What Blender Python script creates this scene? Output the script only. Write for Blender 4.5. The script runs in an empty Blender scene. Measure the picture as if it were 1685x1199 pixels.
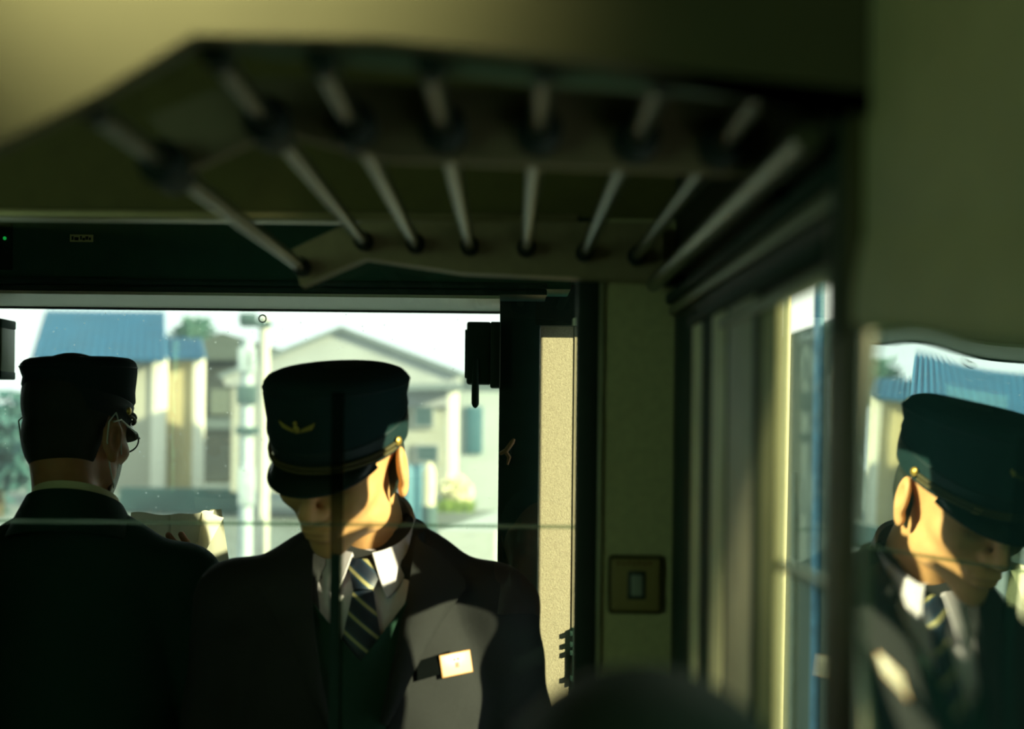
import bpy, bmesh, math, random
import numpy as np
from mathutils import Vector, Matrix
from mathutils.bvhtree import BVHTree

scene = bpy.context.scene
COL = scene.collection
rad = math.radians
random.seed(7)

# ------------------------------------------------------------------ camera
CAM_Z = 1.55                      # eye height above the train floor
F_PX = 2400.0                     # focal length in pixels of the 1685 px wide frame
PPX, PPY = 836.0, 697.0           # where the train's long axis vanishes
ROLL = rad(0.62)
cam_d = bpy.data.cameras.new('camera')
cam = bpy.data.objects.new('camera', cam_d)
COL.objects.link(cam)
scene.camera = cam
cam_d.sensor_fit = 'HORIZONTAL'
cam_d.sensor_width = 36.0
cam_d.lens = F_PX / 1685.0 * 36.0
cam_d.shift_x = (842.5 - PPX) / 1685.0
cam_d.shift_y = (PPY - 599.5) / 1685.0
cam_d.clip_start = 0.02
cam_d.clip_end = 500
cam.matrix_world = Matrix.Translation((0, 0, CAM_Z)) @ Matrix.Rotation(rad(90), 4, 'X') @ Matrix.Rotation(ROLL, 4, 'Z')
cam_d.dof.use_dof = True
cam_d.dof.focus_distance = 2.65
cam_d.dof.aperture_fstop = 3.0

# ------------------------------------------------------------------ sky, sun, exposure
scene.view_settings.view_transform = 'Standard'
scene.view_settings.look = 'None'
scene.view_settings.exposure = 0.0
scene.view_settings.gamma = 1.0
scene.view_settings.use_curve_mapping = False
world = bpy.data.worlds.new('world')
scene.world = world
world.use_nodes = True
bg = world.node_tree.nodes['Background']
bg.inputs['Color'].default_value = (0.92, 0.975, 0.95, 1)
bg.inputs['Strength'].default_value = 1.85
SUN_BACK = Vector((0.85, -0.42, 0.32)).normalized()     # towards the sun
sd = bpy.data.lights.new('sun', 'SUN')
sd.energy = 15.0
sd.color = (1.0, 0.87, 0.56)
sd.angle = rad(0.8)
sun = bpy.data.objects.new('sun', sd)
COL.objects.link(sun)
sun.rotation_euler = SUN_BACK.to_track_quat('Z', 'Y').to_euler()
sun.location = (6, -3, 6)


def area(name, loc, target, size, size_y, energy, color):
    d = bpy.data.lights.new(name, 'AREA')
    d.shape = 'RECTANGLE'
    d.size = size
    d.size_y = size_y
    d.energy = energy
    d.color = color
    o = bpy.data.objects.new(name, d)
    COL.objects.link(o)
    o.location = loc
    o.rotation_euler = (Vector(loc) - Vector(target)).to_track_quat('Z', 'Y').to_euler()
    return o


# daylight from the cabin windows behind the camera and an unseen spot added to brighten the header
area('cabin_window_light', (-1.9, -0.9, 1.75), (0.1, 1.6, 1.5), 0.7, 1.4, 8.0, (0.62, 1.0, 0.60))
lamp = area('header_spot', (-0.33, 0.42, 2.03), (-0.19, 0.79, 1.86), 0.05, 0.05, 1.6, (1.0, 0.90, 0.50))
lamp.data.type = 'SPOT'
lamp.data.spot_size = rad(48)
lamp.data.spot_blend = 1.0
lamp.data.shadow_soft_size = 0.04
lamp.data.energy = 34.0


# ------------------------------------------------------------------ helpers
def W(px, py, Y):
    """point at depth Y that the photograph shows at pixel (px, py)"""
    dx, dy = px - PPX, py - PPY
    c, s = math.cos(ROLL), math.sin(ROLL)
    r = dx * c + dy * s
    d = -dx * s + dy * c
    return Vector((r * Y / F_PX, Y, CAM_Z - d * Y / F_PX))


MATS = {}


def mat(name, col, rough=0.6, metal=0.0, var=0.12, scale=18.0, bump=0.0, spec=0.4, bscale=None, stretch=None, sheen=0.0):
    if name in MATS:
        return MATS[name]
    m = bpy.data.materials.new(name)
    m.use_nodes = True
    nt = m.node_tree
    b = nt.nodes['Principled BSDF']
    b.inputs['Roughness'].default_value = rough
    b.inputs['Metallic'].default_value = metal
    b.inputs['Specular IOR Level'].default_value = spec
    if sheen:
        b.inputs['Sheen Weight'].default_value = sheen
    tc = nt.nodes.new('ShaderNodeTexCoord')
    src = tc.outputs['Object']
    if stretch:
        mp = nt.nodes.new('ShaderNodeMapping')
        mp.inputs['Scale'].default_value = stretch
        nt.links.new(src, mp.inputs['Vector'])
        src = mp.outputs['Vector']
    n = nt.nodes.new('ShaderNodeTexNoise')
    n.inputs['Scale'].default_value = scale
    n.inputs['Detail'].default_value = 5
    nt.links.new(src, n.inputs['Vector'])
    r = nt.nodes.new('ShaderNodeValToRGB')
    r.color_ramp.elements[0].position = 0.3
    r.color_ramp.elements[1].position = 0.7
    r.color_ramp.elements[0].color = [c * (1 - var) for c in col] + [1]
    r.color_ramp.elements[1].color = [min(1, c * (1 + var)) for c in col] + [1]
    nt.links.new(n.outputs['Fac'], r.inputs['Fac'])
    nt.links.new(r.outputs['Color'], b.inputs['Base Color'])
    if bump:
        n2 = nt.nodes.new('ShaderNodeTexNoise')
        n2.inputs['Scale'].default_value = bscale or scale * 6
        n2.inputs['Detail'].default_value = 3
        nt.links.new(src, n2.inputs['Vector'])
        bp = nt.nodes.new('ShaderNodeBump')
        bp.inputs['Strength'].default_value = bump
        bp.inputs['Distance'].default_value = 0.002
        nt.links.new(n2.outputs['Fac'], bp.inputs['Height'])
        nt.links.new(bp.outputs['Normal'], b.inputs['Normal'])
    MATS[name] = m
    return m


def glass_mat(name, reflect, tint=(1, 1, 1), haze=0.0, hazecol=(0.8, 0.85, 0.8), specks=False, rough=0.0, fresnel=True):
    m = bpy.data.materials.new(name)
    m.use_nodes = True
    nt = m.node_tree
    nt.nodes.clear()
    out = nt.nodes.new('ShaderNodeOutputMaterial')
    tr = nt.nodes.new('ShaderNodeBsdfTransparent')
    tr.inputs['Color'].default_value = (*tint, 1)
    gl = nt.nodes.new('ShaderNodeBsdfGlossy')
    gl.inputs['Roughness'].default_value = rough
    gl.inputs['Color'].default_value = (0.95, 1, 0.97, 1)
    mix = nt.nodes.new('ShaderNodeMixShader')
    if fresnel:
        fr = nt.nodes.new('ShaderNodeFresnel')
        fr.inputs['IOR'].default_value = 1.5
        mul = nt.nodes.new('ShaderNodeMath')
        mul.operation = 'MULTIPLY'
        mul.use_clamp = True
        mul.inputs[1].default_value = reflect
        nt.links.new(fr.outputs[0], mul.inputs[0])
        nt.links.new(mul.outputs[0], mix.inputs[0])
    else:
        mix.inputs[0].default_value = reflect
    nt.links.new(tr.outputs[0], mix.inputs[1])
    nt.links.new(gl.outputs[0], mix.inputs[2])
    last = mix.outputs[0]
    if haze:
        tl = nt.nodes.new('ShaderNodeBsdfTranslucent')
        tl.inputs['Color'].default_value = (*hazecol, 1)
        tc = nt.nodes.new('ShaderNodeTexCoord')
        no = nt.nodes.new('ShaderNodeTexNoise')
        no.inputs['Scale'].default_value = 5
        no.inputs['Detail'].default_value = 8
        nt.links.new(tc.outputs['Object'], no.inputs['Vector'])
        mr = nt.nodes.new('ShaderNodeMapRange')
        mr.inputs[1].default_value = 0.3
        mr.inputs[2].default_value = 0.7
        mr.inputs[3].default_value = haze * 0.6
        mr.inputs[4].default_value = haze * 1.4
        nt.links.new(no.outputs['Fac'], mr.inputs[0])
        fac = mr.outputs[0]
        if specks:
            v = nt.nodes.new('ShaderNodeTexVoronoi')
            v.inputs['Scale'].default_value = 42
            nt.links.new(tc.outputs['Object'], v.inputs['Vector'])
            lt = nt.nodes.new('ShaderNodeMath')
            lt.operation = 'LESS_THAN'
            lt.inputs[1].default_value = 0.07
            nt.links.new(v.outputs['Distance'], lt.inputs[0])
            ml = nt.nodes.new('ShaderNodeMath')
            ml.operation = 'MULTIPLY'
            ml.inputs[1].default_value = 0.5
            nt.links.new(lt.outputs[0], ml.inputs[0])
            ad = nt.nodes.new('ShaderNodeMath')
            ad.operation = 'ADD'
            ad.use_clamp = True
            nt.links.new(fac, ad.inputs[0])
            nt.links.new(ml.outputs[0], ad.inputs[1])
            fac = ad.outputs[0]
        m2 = nt.nodes.new('ShaderNodeMixShader')
        nt.links.new(fac, m2.inputs[0])
        nt.links.new(last, m2.inputs[1])
        nt.links.new(tl.outputs[0], m2.inputs[2])
        last = m2.outputs[0]
    nt.links.new(last, out.inputs[0])
    MATS[name] = m
    return m


ORG = {}


def tag(o, label=None, cat=None, group=None, kind=None):
    if label:
        o['label'] = label
    if cat:
        o['category'] = cat
    if group:
        o['group'] = group
    if kind:
        o['kind'] = kind
    return o


def thing(name, loc, label, cat, group=None):
    o = bpy.data.objects.new(name, None)
    COL.objects.link(o)
    o.empty_display_size = 0.1
    o.location = loc
    ORG[o.name] = Vector(loc)
    return tag(o, label, cat, group)


class MB:
    """collects shapes in world coordinates, then links them as one mesh object"""

    def __init__(self):
        self.bm = bmesh.new()

    def box(self, lo, hi, bevel=0.0, rot=None, seg=2):
        lo, hi = Vector(lo), Vector(hi)
        c = (lo + hi) / 2
        M = Matrix.Translation(c)
        if rot is not None:
            M = M @ rot.to_4x4()
        M = M @ Matrix.Diagonal((*(abs(v) for v in (hi - lo)), 1))
        r = bmesh.ops.create_cube(self.bm, size=1.0, matrix=M)
        if bevel:
            es = {e for v in r['verts'] for e in v.link_edges}
            bmesh.ops.bevel(self.bm, geom=list(es), offset=bevel, segments=seg, affect='EDGES', profile=0.5)
        return self

    def tube(self, pts, r, n=12, caps=True):
        pts = [Vector(p) for p in pts]
        rs = r if isinstance(r, (list, tuple)) else [r] * len(pts)
        rings = []
        up = None
        for i, p in enumerate(pts):
            a = pts[max(0, i - 1)]
            b = pts[min(len(pts) - 1, i + 1)]
            t = (b - a).normalized()
            if up is None:
                up = Vector((0, 0, 1)) if abs(t.z) < 0.9 else Vector((1, 0, 0))
            s = t.cross(up).normalized()
            up = s.cross(t).normalized()
            rings.append([self.bm.verts.new(p + (s * math.cos(k * 2 * math.pi / n) + up * math.sin(k * 2 * math.pi / n)) * rs[i]) for k in range(n)])
        for a, b in zip(rings, rings[1:]):
            for k in range(n):
                self.bm.faces.new((a[k], a[(k + 1) % n], b[(k + 1) % n], b[k]))
        if caps:
            self.bm.faces.new(rings[0][::-1])
            self.bm.faces.new(rings[-1])
        return self

    def ball(self, c, r, seg=16, M=None):
        r = (r, r, r) if isinstance(r, (int, float)) else r
        T = Matrix.Translation(c)
        if M is not None:
            T = T @ M.to_4x4()
        bmesh.ops.create_uvsphere(self.bm, u_segments=seg, v_segments=max(6, seg // 2), radius=1.0, matrix=T @ Matrix.Diagonal((*r, 1)))
        return self

    def prism(self, poly, d):
        """closed planar polygon (3-D points) extruded along vector d"""
        d = Vector(d)
        a = [self.bm.verts.new(p) for p in poly]
        b = [self.bm.verts.new(Vector(p) + d) for p in poly]
        n = len(a)
        self.bm.faces.new(a)
        self.bm.faces.new(b[::-1])
        for i in range(n):
            self.bm.faces.new((a[(i + 1) % n], a[i], b[i], b[(i + 1) % n]))
        return self

    def grid(self, rows, thick=0.0, closed=False):
        vs = [[self.bm.verts.new(p) for p in r] for r in rows]
        fs = []
        for a, b in zip(vs, vs[1:]):
            m = len(a)
            for k in range(m if closed else m - 1):
                fs.append(self.bm.faces.new((a[k], a[(k + 1) % m], b[(k + 1) % m], b[k])))
        if thick:
            bmesh.ops.recalc_face_normals(self.bm, faces=fs)
            bmesh.ops.solidify(self.bm, geom=fs, thickness=thick)
        return self

    def build(self, name, m, parent=None, smooth=True, angle=40, recalc=True, **kw):
        if recalc:
            bmesh.ops.recalc_face_normals(self.bm, faces=self.bm.faces[:])
        me = bpy.data.meshes.new(name)
        self.bm.to_mesh(me)
        self.bm.free()
        return link(name, me, m, parent, smooth, angle, **kw)


def link(name, me, m, parent=None, smooth=True, angle=40, **kw):
    o = bpy.data.objects.new(name, me)
    COL.objects.link(o)
    if m is not None:
        me.materials.append(m)
    if smooth:
        me.shade_smooth()
        if angle < 180:
            try:
                me.set_sharp_from_angle(angle=rad(angle))
            except Exception:
                pass
    if parent is not None:
        o.parent = parent
        off = ORG[parent.name]
        me.transform(Matrix.Translation(-off))
        ORG[o.name] = off
    else:
        # origin at the base centre of the geometry
        n = len(me.vertices)
        co = np.empty(n * 3, dtype=np.float32)
        me.vertices.foreach_get('co', co)
        co = co.reshape(-1, 3)
        lo, hi = co.min(0), co.max(0)
        off = Vector(((lo[0] + hi[0]) / 2, (lo[1] + hi[1]) / 2, lo[2]))
        me.transform(Matrix.Translation(-off))
        o.location = off
        ORG[o.name] = off
    if kw:
        tag(o, **kw)
    return o


def box(name, lo, hi, m, parent=None, bevel=0.0, rot=None, **kw):
    return MB().box(lo, hi, bevel, rot).build(name, m, parent, **kw)


def struct(name, mb, m, **kw):
    return mb.build(name, m, None, kind='structure', **kw)


# ------------------------------------------------------------------ implicit surfaces for bodies and clothes
def snet(f, lo, hi, h):
    lo = np.array(lo, np.float32)
    hi = np.array(hi, np.float32)
    n = np.ceil((hi - lo) / h).astype(int) + 1
    ax = [lo[i] + h * np.arange(n[i], dtype=np.float32) for i in range(3)]
    P = np.stack(np.meshgrid(*ax, indexing='ij'), -1)
    v = f(P).astype(np.float32)
    v[v == 0] = 1e-7
    s = v < 0
    c = [(i, j, k) for i in (0, 1) for j in (0, 1) for k in (0, 1)]

    def sub(a, o):
        return a[o[0]:n[0] - 1 + o[0], o[1]:n[1] - 1 + o[1], o[2]:n[2] - 1 + o[2]]
    cnt = sum(sub(s, o).astype(np.int8) for o in c)
    act = (cnt > 0) & (cnt < 8)
    I = np.argwhere(act)
    acc = np.zeros((len(I), 3), np.float32)
    num = np.zeros((len(I), 1), np.float32)
    for a in c:
        for d in range(3):
            if a[d] == 1:
                continue
            b = list(a)
            b[d] = 1
            va = v[I[:, 0] + a[0], I[:, 1] + a[1], I[:, 2] + a[2]]
            vb = v[I[:, 0] + b[0], I[:, 1] + b[1], I[:, 2] + b[2]]
            x = (va < 0) != (vb < 0)
            t = np.where(x, va / np.where(x, va - vb, 1), 0)
            p = np.array(a, np.float32)[None] + 0 * acc
            p[:, d] += t
            acc += p * x[:, None]
            num += x[:, None]
    verts = lo + (I + acc / num) * h
    idx = -np.ones(act.shape, int)
    idx[act] = np.arange(len(I))
    quads = []
    for d in range(3):
        e1, e2 = (d + 1) % 3, (d + 2) % 3
        sl0 = [slice(None)] * 3
        sl1 = [slice(None)] * 3
        sl0[d] = slice(0, n[d] - 1)
        sl1[d] = slice(1, n[d])
        x = s[tuple(sl0)] != s[tuple(sl1)]
        E = np.argwhere(x)
        ok = (E[:, e1] > 0) & (E[:, e2] > 0) & (E[:, e1] < n[e1] - 1) & (E[:, e2] < n[e2] - 1)
        E = E[ok]
        neg = s[E[:, 0], E[:, 1], E[:, 2]]

        def cell(o1, o2):
            C = E.copy()
            C[:, e1] += o1
            C[:, e2] += o2
            return idx[C[:, 0], C[:, 1], C[:, 2]]
        q = np.stack([cell(-1, -1), cell(0, -1), cell(0, 0), cell(-1, 0)], 1)
        q[~neg] = q[~neg][:, ::-1]
        quads.append(q)
    return verts, np.concatenate(quads)


def smin(a, b, k):
    if k <= 0:
        return np.minimum(a, b)
    h = np.clip(0.5 + 0.5 * (b - a) / k, 0, 1)
    return b + (a - b) * h - k * h * (1 - h)


def smax(a, b, k):
    return -smin(-a, -b, k)


def ell(p, c, r):
    r = np.array(r, np.float32)
    q = (p - np.array(c, np.float32)) / r
    k0 = np.sqrt((q * q).sum(-1)) + 1e-9
    q2 = q / r
    k1 = np.sqrt((q2 * q2).sum(-1)) + 1e-9
    return k0 * (k0 - 1) / k1


def cone(p, a, b, ra, rb):
    a = np.array(a, np.float32)
    b = np.array(b, np.float32)
    ab = b - a
    t = np.clip(((p - a) @ ab) / float(ab @ ab), 0, 1)
    d = p - a - t[..., None] * ab
    return np.sqrt((d * d).sum(-1)) - (ra + (rb - ra) * t)


def chain(p, pts, rs, k=0.02):
    out = None
    for i in range(len(pts) - 1):
        d = cone(p, pts[i], pts[i + 1], rs[i], rs[i + 1])
        out = d if out is None else smin(out, d, k)
    return out


def mesh_np(name, parts):
    vs, fs, o = [], [], 0
    for v, q in parts:
        vs.append(v)
        fs.append(q + o)
        o += len(v)
    v = np.concatenate(vs)
    q = np.concatenate(fs)
    me = bpy.data.meshes.new(name)
    me.from_pydata(v.tolist(), [], q.tolist())
    me.update()
    return me


def Z(r):
    return CAM_Z + r


# ------------------------------------------------------------------ materials
OLIVE = mat('olive_panel', (0.150, 0.150, 0.055), 0.65, var=0.10, scale=30, bump=0.15)
OLIVE_DARK = mat('olive_ceiling', (0.155, 0.145, 0.042), 0.7, var=0.1, scale=25, bump=0.15)
BEIGE = mat('beige_laminate', (0.52, 0.47, 0.30), 0.6, var=0.08, scale=160, bump=0.2)
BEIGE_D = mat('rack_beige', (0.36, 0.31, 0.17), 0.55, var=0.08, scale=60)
GREY = mat('grey_green_paint', (0.21, 0.24, 0.15), 0.55, var=0.08, scale=40)
GREYL = mat('light_frame_paint', (0.42, 0.44, 0.30), 0.45, var=0.06, scale=30)
ALU = mat('brushed_aluminium', (0.86, 0.86, 0.66), 0.4, 0.0, var=0.1, scale=40, stretch=(60, 1, 1))
STEEL = mat('stainless_tube', (0.145, 0.165, 0.12), 0.30, 0.8, var=0.08, scale=30)
DKGREEN = mat('dark_green_panel', (0.030, 0.14, 0.095), 0.6, var=0.1, scale=20)
BLACKG = mat('black_rubber', (0.005, 0.036, 0.024), 0.75, var=0.15, scale=30)
DARKF = mat('dark_frame', (0.012, 0.030, 0.020), 0.6, var=0.12, scale=30)
FLOORM = mat('grey_lino', (0.10, 0.11, 0.09), 0.6, var=0.2, scale=60)
glass_mat('windshield_glass', 1.0, (0.96, 0.99, 0.97), haze=0.055, hazecol=(0.85, 0.92, 0.88), specks=True)
glass_mat('clear_glass', 1.0, (0.93, 0.98, 0.95))
glass_mat('window_pane', 0.80, (0.12, 0.30, 0.24), fresnel=False)
glass_mat('side_pane', 0.06, (0.90, 0.92, 0.84), fresnel=False)

WX = 0.19          # inner face of the right side wall
YB = 1.714         # bulkhead between cabin and cab
YF = 3.0           # inner face of the cab front

# ------------------------------------------------------------------ room shell
struct('floor', MB().box((-2.4, -2.6, -0.08), (0.45, 3.2, 0)), FLOORM)
struct('ceiling', MB().box((-2.4, -2.6, 2.15), (0.45, 3.2, 2.25)), OLIVE_DARK)
struct('wall_back', MB().box((-2.4, -2.66, 0), (0.45, -2.6, 2.15)), OLIVE)
wl = MB()
wl.box((-2.46, -2.6, 0), (-2.4, 3.2, 2.15))
struct('wall_left', wl, OLIVE)

# near side wall around the mirror-like passenger window
PY0, PY1 = 0.24, 0.782
wr = MB()
for lo_, hi_ in (((WX + .004, -2.6, 0), (0.28, PY0, 2.15)), ((WX + .004, PY0, Z(0.062)), (WX + .0075, 0.86, 2.15)),
                 ((0.27, PY0, 0), (0.30, PY1, Z(-0.36))), ((WX, PY1 + .004, 0), (WX + .003, 0.862, Z(0.062)))):
    struct('wall_right', MB().box(lo_, hi_), DARKF if lo_[1] > PY1 else mat('near_side_panel', (0.46, 0.46, 0.25), 0.6, var=0.08, scale=30, bump=0.15))
# curved moulding over the passenger window
tr = MB()
rows = []
for i in range(25):
    y = PY0 + (PY1 + .01 - PY0) * i / 24
    u = i / 24
    zb = Z(0.026 + 0.024 * u ** 2 + 0.004 * math.sin(u * 9))
    rows.append([(WX + .001, y, zb + 0.05), (WX - .003, y, zb + 0.02), (WX - .003, y, zb + 0.006), (WX + .003, y, zb)])
tr.grid(rows, 0.003)
struct('trim_1', tr, MATS['near_side_panel'])

# passenger window: slightly wavy pane leaning outwards at the top
pane = MB()
rows = []
ztop, zbot = Z(0.056), Z(-0.36)
for i in range(49):
    y = PY0 + (PY1 - PY0) * i / 48
    r = []
    for j in range(61):
        t = j / 60
        z = zbot + (ztop - zbot) * t
        x = WX + (0.0105 - 0.045 * (z - CAM_Z)) * (y - 0.65) + 0.050 * (z - CAM_Z)
        x += 6.2 * max(0.0, CAM_Z - 0.06 - z) ** 2 * (y - 0.65) * (1 if z > CAM_Z - 0.16 else 0.0) + (6.2 * 0.1 ** 2 * (y - 0.65) if z <= CAM_Z - 0.16 else 0.0)
        x += 0.00030 * math.sin(y * 34 + 0.6) * math.exp(-(ztop - z) / 0.018)
        r.append((x + .0012, y, z))
    rows.append(r)
pane.grid(rows)
w3 = struct('window_3', pane, MATS['window_pane'])

# pillar between the passenger window and the side door
p = MB()
p.box((WX - .003, 0.800, 0), (WX + .01, 0.862, Z(0.40)), 0.002)
struct('trim_2', p, mat('pillar_olive', (0.085, 0.085, 0.03), 0.6))
p = MB()
p.box((WX - .006, 0.822, Z(0.05)), (WX + .002, 0.836, Z(0.40)), 0.002)
struct('trim_3', p, BLACKG)

# side door region (cabin side, right): window strip, then door leaf and jamb ribs
wd = MB()
wd.box((WX + .004, 0.862, Z(0.095)), (WX + .0075, 1.76, 2.15))
wd.box((WX + .004, 1.031, 0), (WX + .0075, 1.76, Z(0.095)))
wd.box((WX + .004, 0.862, 0), (WX + .0075, 1.031, Z(-0.62)))
struct('wall_right', wd, mat('dark_side_wall', (0.022, 0.034, 0.020), 0.6))
s = MB().box((WX + .0062, 0.862, Z(-0.62)), (WX + .0085, 1.029, Z(0.095)))
w2 = struct('window_2', s, MATS['side_pane'])
box('sash_rail', (WX + .003, 0.862, Z(-0.100)), (WX + .0062, 1.026, Z(-0.094)), mat('teal_rail', (0.10, 0.17, 0.13), 0.4), w2)
struct('trim_4', MB().box((WX - .001, 1.026, Z(-0.62)), (WX + .0060, 1.031, Z(0.085)), 0.0008), mat('door_edge', (0.20, 0.21, 0.11), 0.5))


def yx(px):
    return WX * F_PX / (px - PPX)


door = bpy.data.objects.new('door_1', None)
COL.objects.link(door)
door.location = (WX, 1.2, 0)
ORG['door_1'] = Vector(door.location)
door['kind'] = 'structure'
RIB = mat('door_rib', (0.80, 0.80, 0.56), 0.5)


def rib(name, px0, px1, proud, m, ztop):
    return box(name, (WX - proud, yx(px1), 0.02), (WX + .006, yx(px0), Z(ztop)), m, door, bevel=0.0015)


rib('door_leaf', 1251, 1278, 0.000, mat('door_olive', (0.48, 0.50, 0.26), 0.6), 0.085)
rib('seal', 1239, 1251, 0.0005, BLACKG, 0.10)
rib('door_panel', 1197, 1239, 0.000, mat('door_grey', (0.52, 0.52, 0.42), 0.5), 0.105)
rib('jamb_rib', 1172, 1192, 0.001, RIB, 0.110)
rib('gap', 1192.5, 1196.5, 0.0, DARKF, 0.108)
rib('seal', 1154, 1171, 0.0005, BLACKG, 0.110)
rib('jamb_rib', 1139, 1153, 0.001, RIB, 0.115)
rib('seal', 1112, 1138, 0.0005, BLACKG, 0.12)

# mouldings running along the right wall above the door
struct('trim_5', MB().box((WX - .004, 0.84, Z(0.128)), (WX + .006, 1.70, Z(0.140)), 0.003), mat('moulding', (0.20, 0.21, 0.13), 0.45, 0.2))
struct('trim_6', MB().box((WX - .008, 0.84, Z(0.141)), (WX + .006, 1.70, Z(0.153)), 0.003), BLACKG)
struct('trim_7', MB().box((WX - .003, 0.862, Z(0.086)), (WX + .006, 1.30, Z(0.096)), 0.002), mat('window_head', (0.22, 0.25, 0.15), 0.5))
struct('trim_8', MB().box((WX - .007, 0.862, Z(0.102)), (WX + .006, 1.50, Z(0.113)), 0.002), BLACKG)

# ------------------------------------------------------------------ bulkhead with glazed opening
zl = W(300, 352, YB).z
bk = MB()
bk.box((-2.4, YB, zl), (0.30, YB + .04, 2.15))
bk.box((-2.4, YB, 0), (-1.0, YB + .04, zl))
bk.box((-1.0, YB, 0), (0.10, YB + .04, 0.95))
struct('wall_bulkhead', bk, OLIVE_DARK)
x0 = W(986, 760, YB).x
struct('wall_bulkhead', MB().box((x0, YB - .002, 0), (0.30, YB + .04, zl)), mat('bulkhead_side', (0.55, 0.54, 0.28), 0.6, var=0.08, scale=90, bump=0.2))
struct('trim_9', MB().box((W(947, 760, YB).x, YB - .006, 0.95), (x0 - .002, YB + .035, zl), 0.003), DARKF)
struct('trim_10', MB().box((x0 - .002, YB - .008, 0.95), (x0 + .004, YB + .03, zl - .03), 0.002), mat('jamb_edge', (0.30, 0.32, 0.19), 0.4, 0.2))
struct('trim_11', MB().box((-1.0, YB - .006, zl - .006), (W(947, 760, YB).x, YB + .035, zl + .004), 0.002), mat('lintel_edge', (0.42, 0.36, 0.18), 0.4, 0.3))
g = struct('window_4', MB().box((-1.0, YB + .012, 0.95), (W(947, 760, YB).x, YB + .018, zl - .006)), MATS['clear_glass'])
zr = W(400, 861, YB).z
box('reflection_line', (-1.0, YB + .008, zr - .0028), (W(947, 760, YB).x - .001, YB + .0115, zr + .0016), glass_mat('reflection_glass', 0.05, (0.80, 0.88, 0.82), haze=0.22, hazecol=(.7,.85,.7), fresnel=False), g)  # translucent strip added to draw a faint reflection line across the glass

sx_a, sx_b = W(541, 950, YB).x, W(562, 950, YB).x
box('glass_seam', (sx_a, YB + .0085, 0.95), (sx_b, YB + .0115, W(550, 645, YB).z), glass_mat('seam_glass', 0.03, (0.50, 0.55, 0.48), fresnel=False), g)
box('edge_strip', (sx_a + .001, YB + .0035, 0.95), (sx_b - .002, YB + .0083, W(550, 912, YB).z), BLACKG, g, bevel=0.001)

# ------------------------------------------------------------------ cab front, windshield
zt = W(420, 507, YF).z
xr = W(821, 700, YF).x
xl = -1.9
zb = 1.10
fr = MB()
fr.box((-2.4, YF, zt + .02), (0.45, YF + .06, 2.15))
fr.box((-2.4, YF, 0), (0.45, YF + .06, zb))
fr.box((-2.4, YF, zb), (xl, YF + .06, zt + .02))
struct('wall_front', MB().box((W(950, 700, YF).x, YF, zb), (0.45, YF + .06, zt + .02)), DARKF)
struct('wall_front', fr, DKGREEN)
struct('wall_front', MB().box((xr, YF - .05, 0.5), (W(886, 700, YF).x, YF + .06, zt + .03), 0.002), BLACKG)
ya_ = 2.80
sl = [(xl, ya_, W(420, 487, ya_).z), (xl, YF + .02, zt), (xl, YF + .02, zt + .014), (xl, ya_, W(420, 487, ya_).z + .006)]
struct('trim_12', MB().prism(sl, (xr - xl, 0, 0)), ALU)
struct('trim_13', MB().box((xl, YF + .0205, zt - .004), (xr, YF + .034, zt + .012), 0.001), DARKF)
w1 = struct('window_1', MB().box((xl, YF + .025, zb), (xr, YF + .031, zt)), MATS['windshield_glass'])
# small ring-shaped mark stuck on the windshield
rp = W(432, 524, YF + .022)
ring = [(rp.x + .0075 * math.cos(a * math.pi / 10), rp.y, rp.z + .0075 * math.sin(a * math.pi / 10)) for a in range(21)]
MB().tube(ring, 0.0016, 8).build('ring_mark', mat('ring_white', (0.85, 0.85, 0.82), 0.5), w1)
# sunlit wall right of the pillar
sx0, sx1 = W(887, 760, YF).x, W(941, 760, YF).x
zs = W(910, 538, YF).z
struct('wall_front', MB().box((sx0, YF - .02, 0.4), (sx1, YF + .05, zs)), mat('speckled_beige', (0.43, 0.385, 0.26), 0.6, var=0.22, scale=420, bump=0.4, bscale=500))
struct('trim_14', MB().box((sx1, YF - .016, 0.4), (sx1 + .0018, YF + .05, zs)), BLACKG)
struct('trim_15', MB().box((sx1 + .002, YF - .022, W(940, 1030, YF).z), (W(949, 760, YF).x, YF + .05, zs), 0.001), mat('cream_edge', (0.70, 0.62, 0.42), 0.5))
struct('wall_front', MB().box((W(880, 500, YF).x, YF - .05, zs), (0.30, YF + .05, zt + .05)), DARKF)
struct('trim_16', MB().box((sx1 + .001, YF - .022, 0.4), (0.30, YF + .04, W(940, 1030, YF).z), 0.001), DARKF)
# overhead panel above the windshield
oh = MB()
oh.box((-2.38, 2.80, W(300, 470, 2.80).z), (W(940, 470, 2.8).x, YF + .01, W(300, 352, 2.80).z + .10), 0.004)
struct('wall_front', oh, DKGREEN)
struct('trim_17', MB().box((-2.38, 2.792, W(300, 468, 2.79).z), (W(900, 470, 2.8).x, 2.805, W(300, 459, 2.79).z), 0.001), mat('panel_line', (0.02, 0.075, 0.065), 0.4))
struct('trim_18', MB().box((-2.38, 2.798, W(300, 479, 2.80).z), (W(900, 470, 2.8).x, 2.96, W(300, 471, 2.8).z), 0.001), mat('panel_lip', (0.03, 0.08, 0.065), 0.5))

# cab side wall: unseen, its openings cut to shape the sun patches inside
cs = MB()
X0, X1 = 0.215, 0.25


def sun_y(px, py, Y):
    pt = W(px, py, Y)
    t = (X0 - pt.x) / SUN_BACK.x
    q = pt + SUN_BACK * t
    return q.y, q.z


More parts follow.
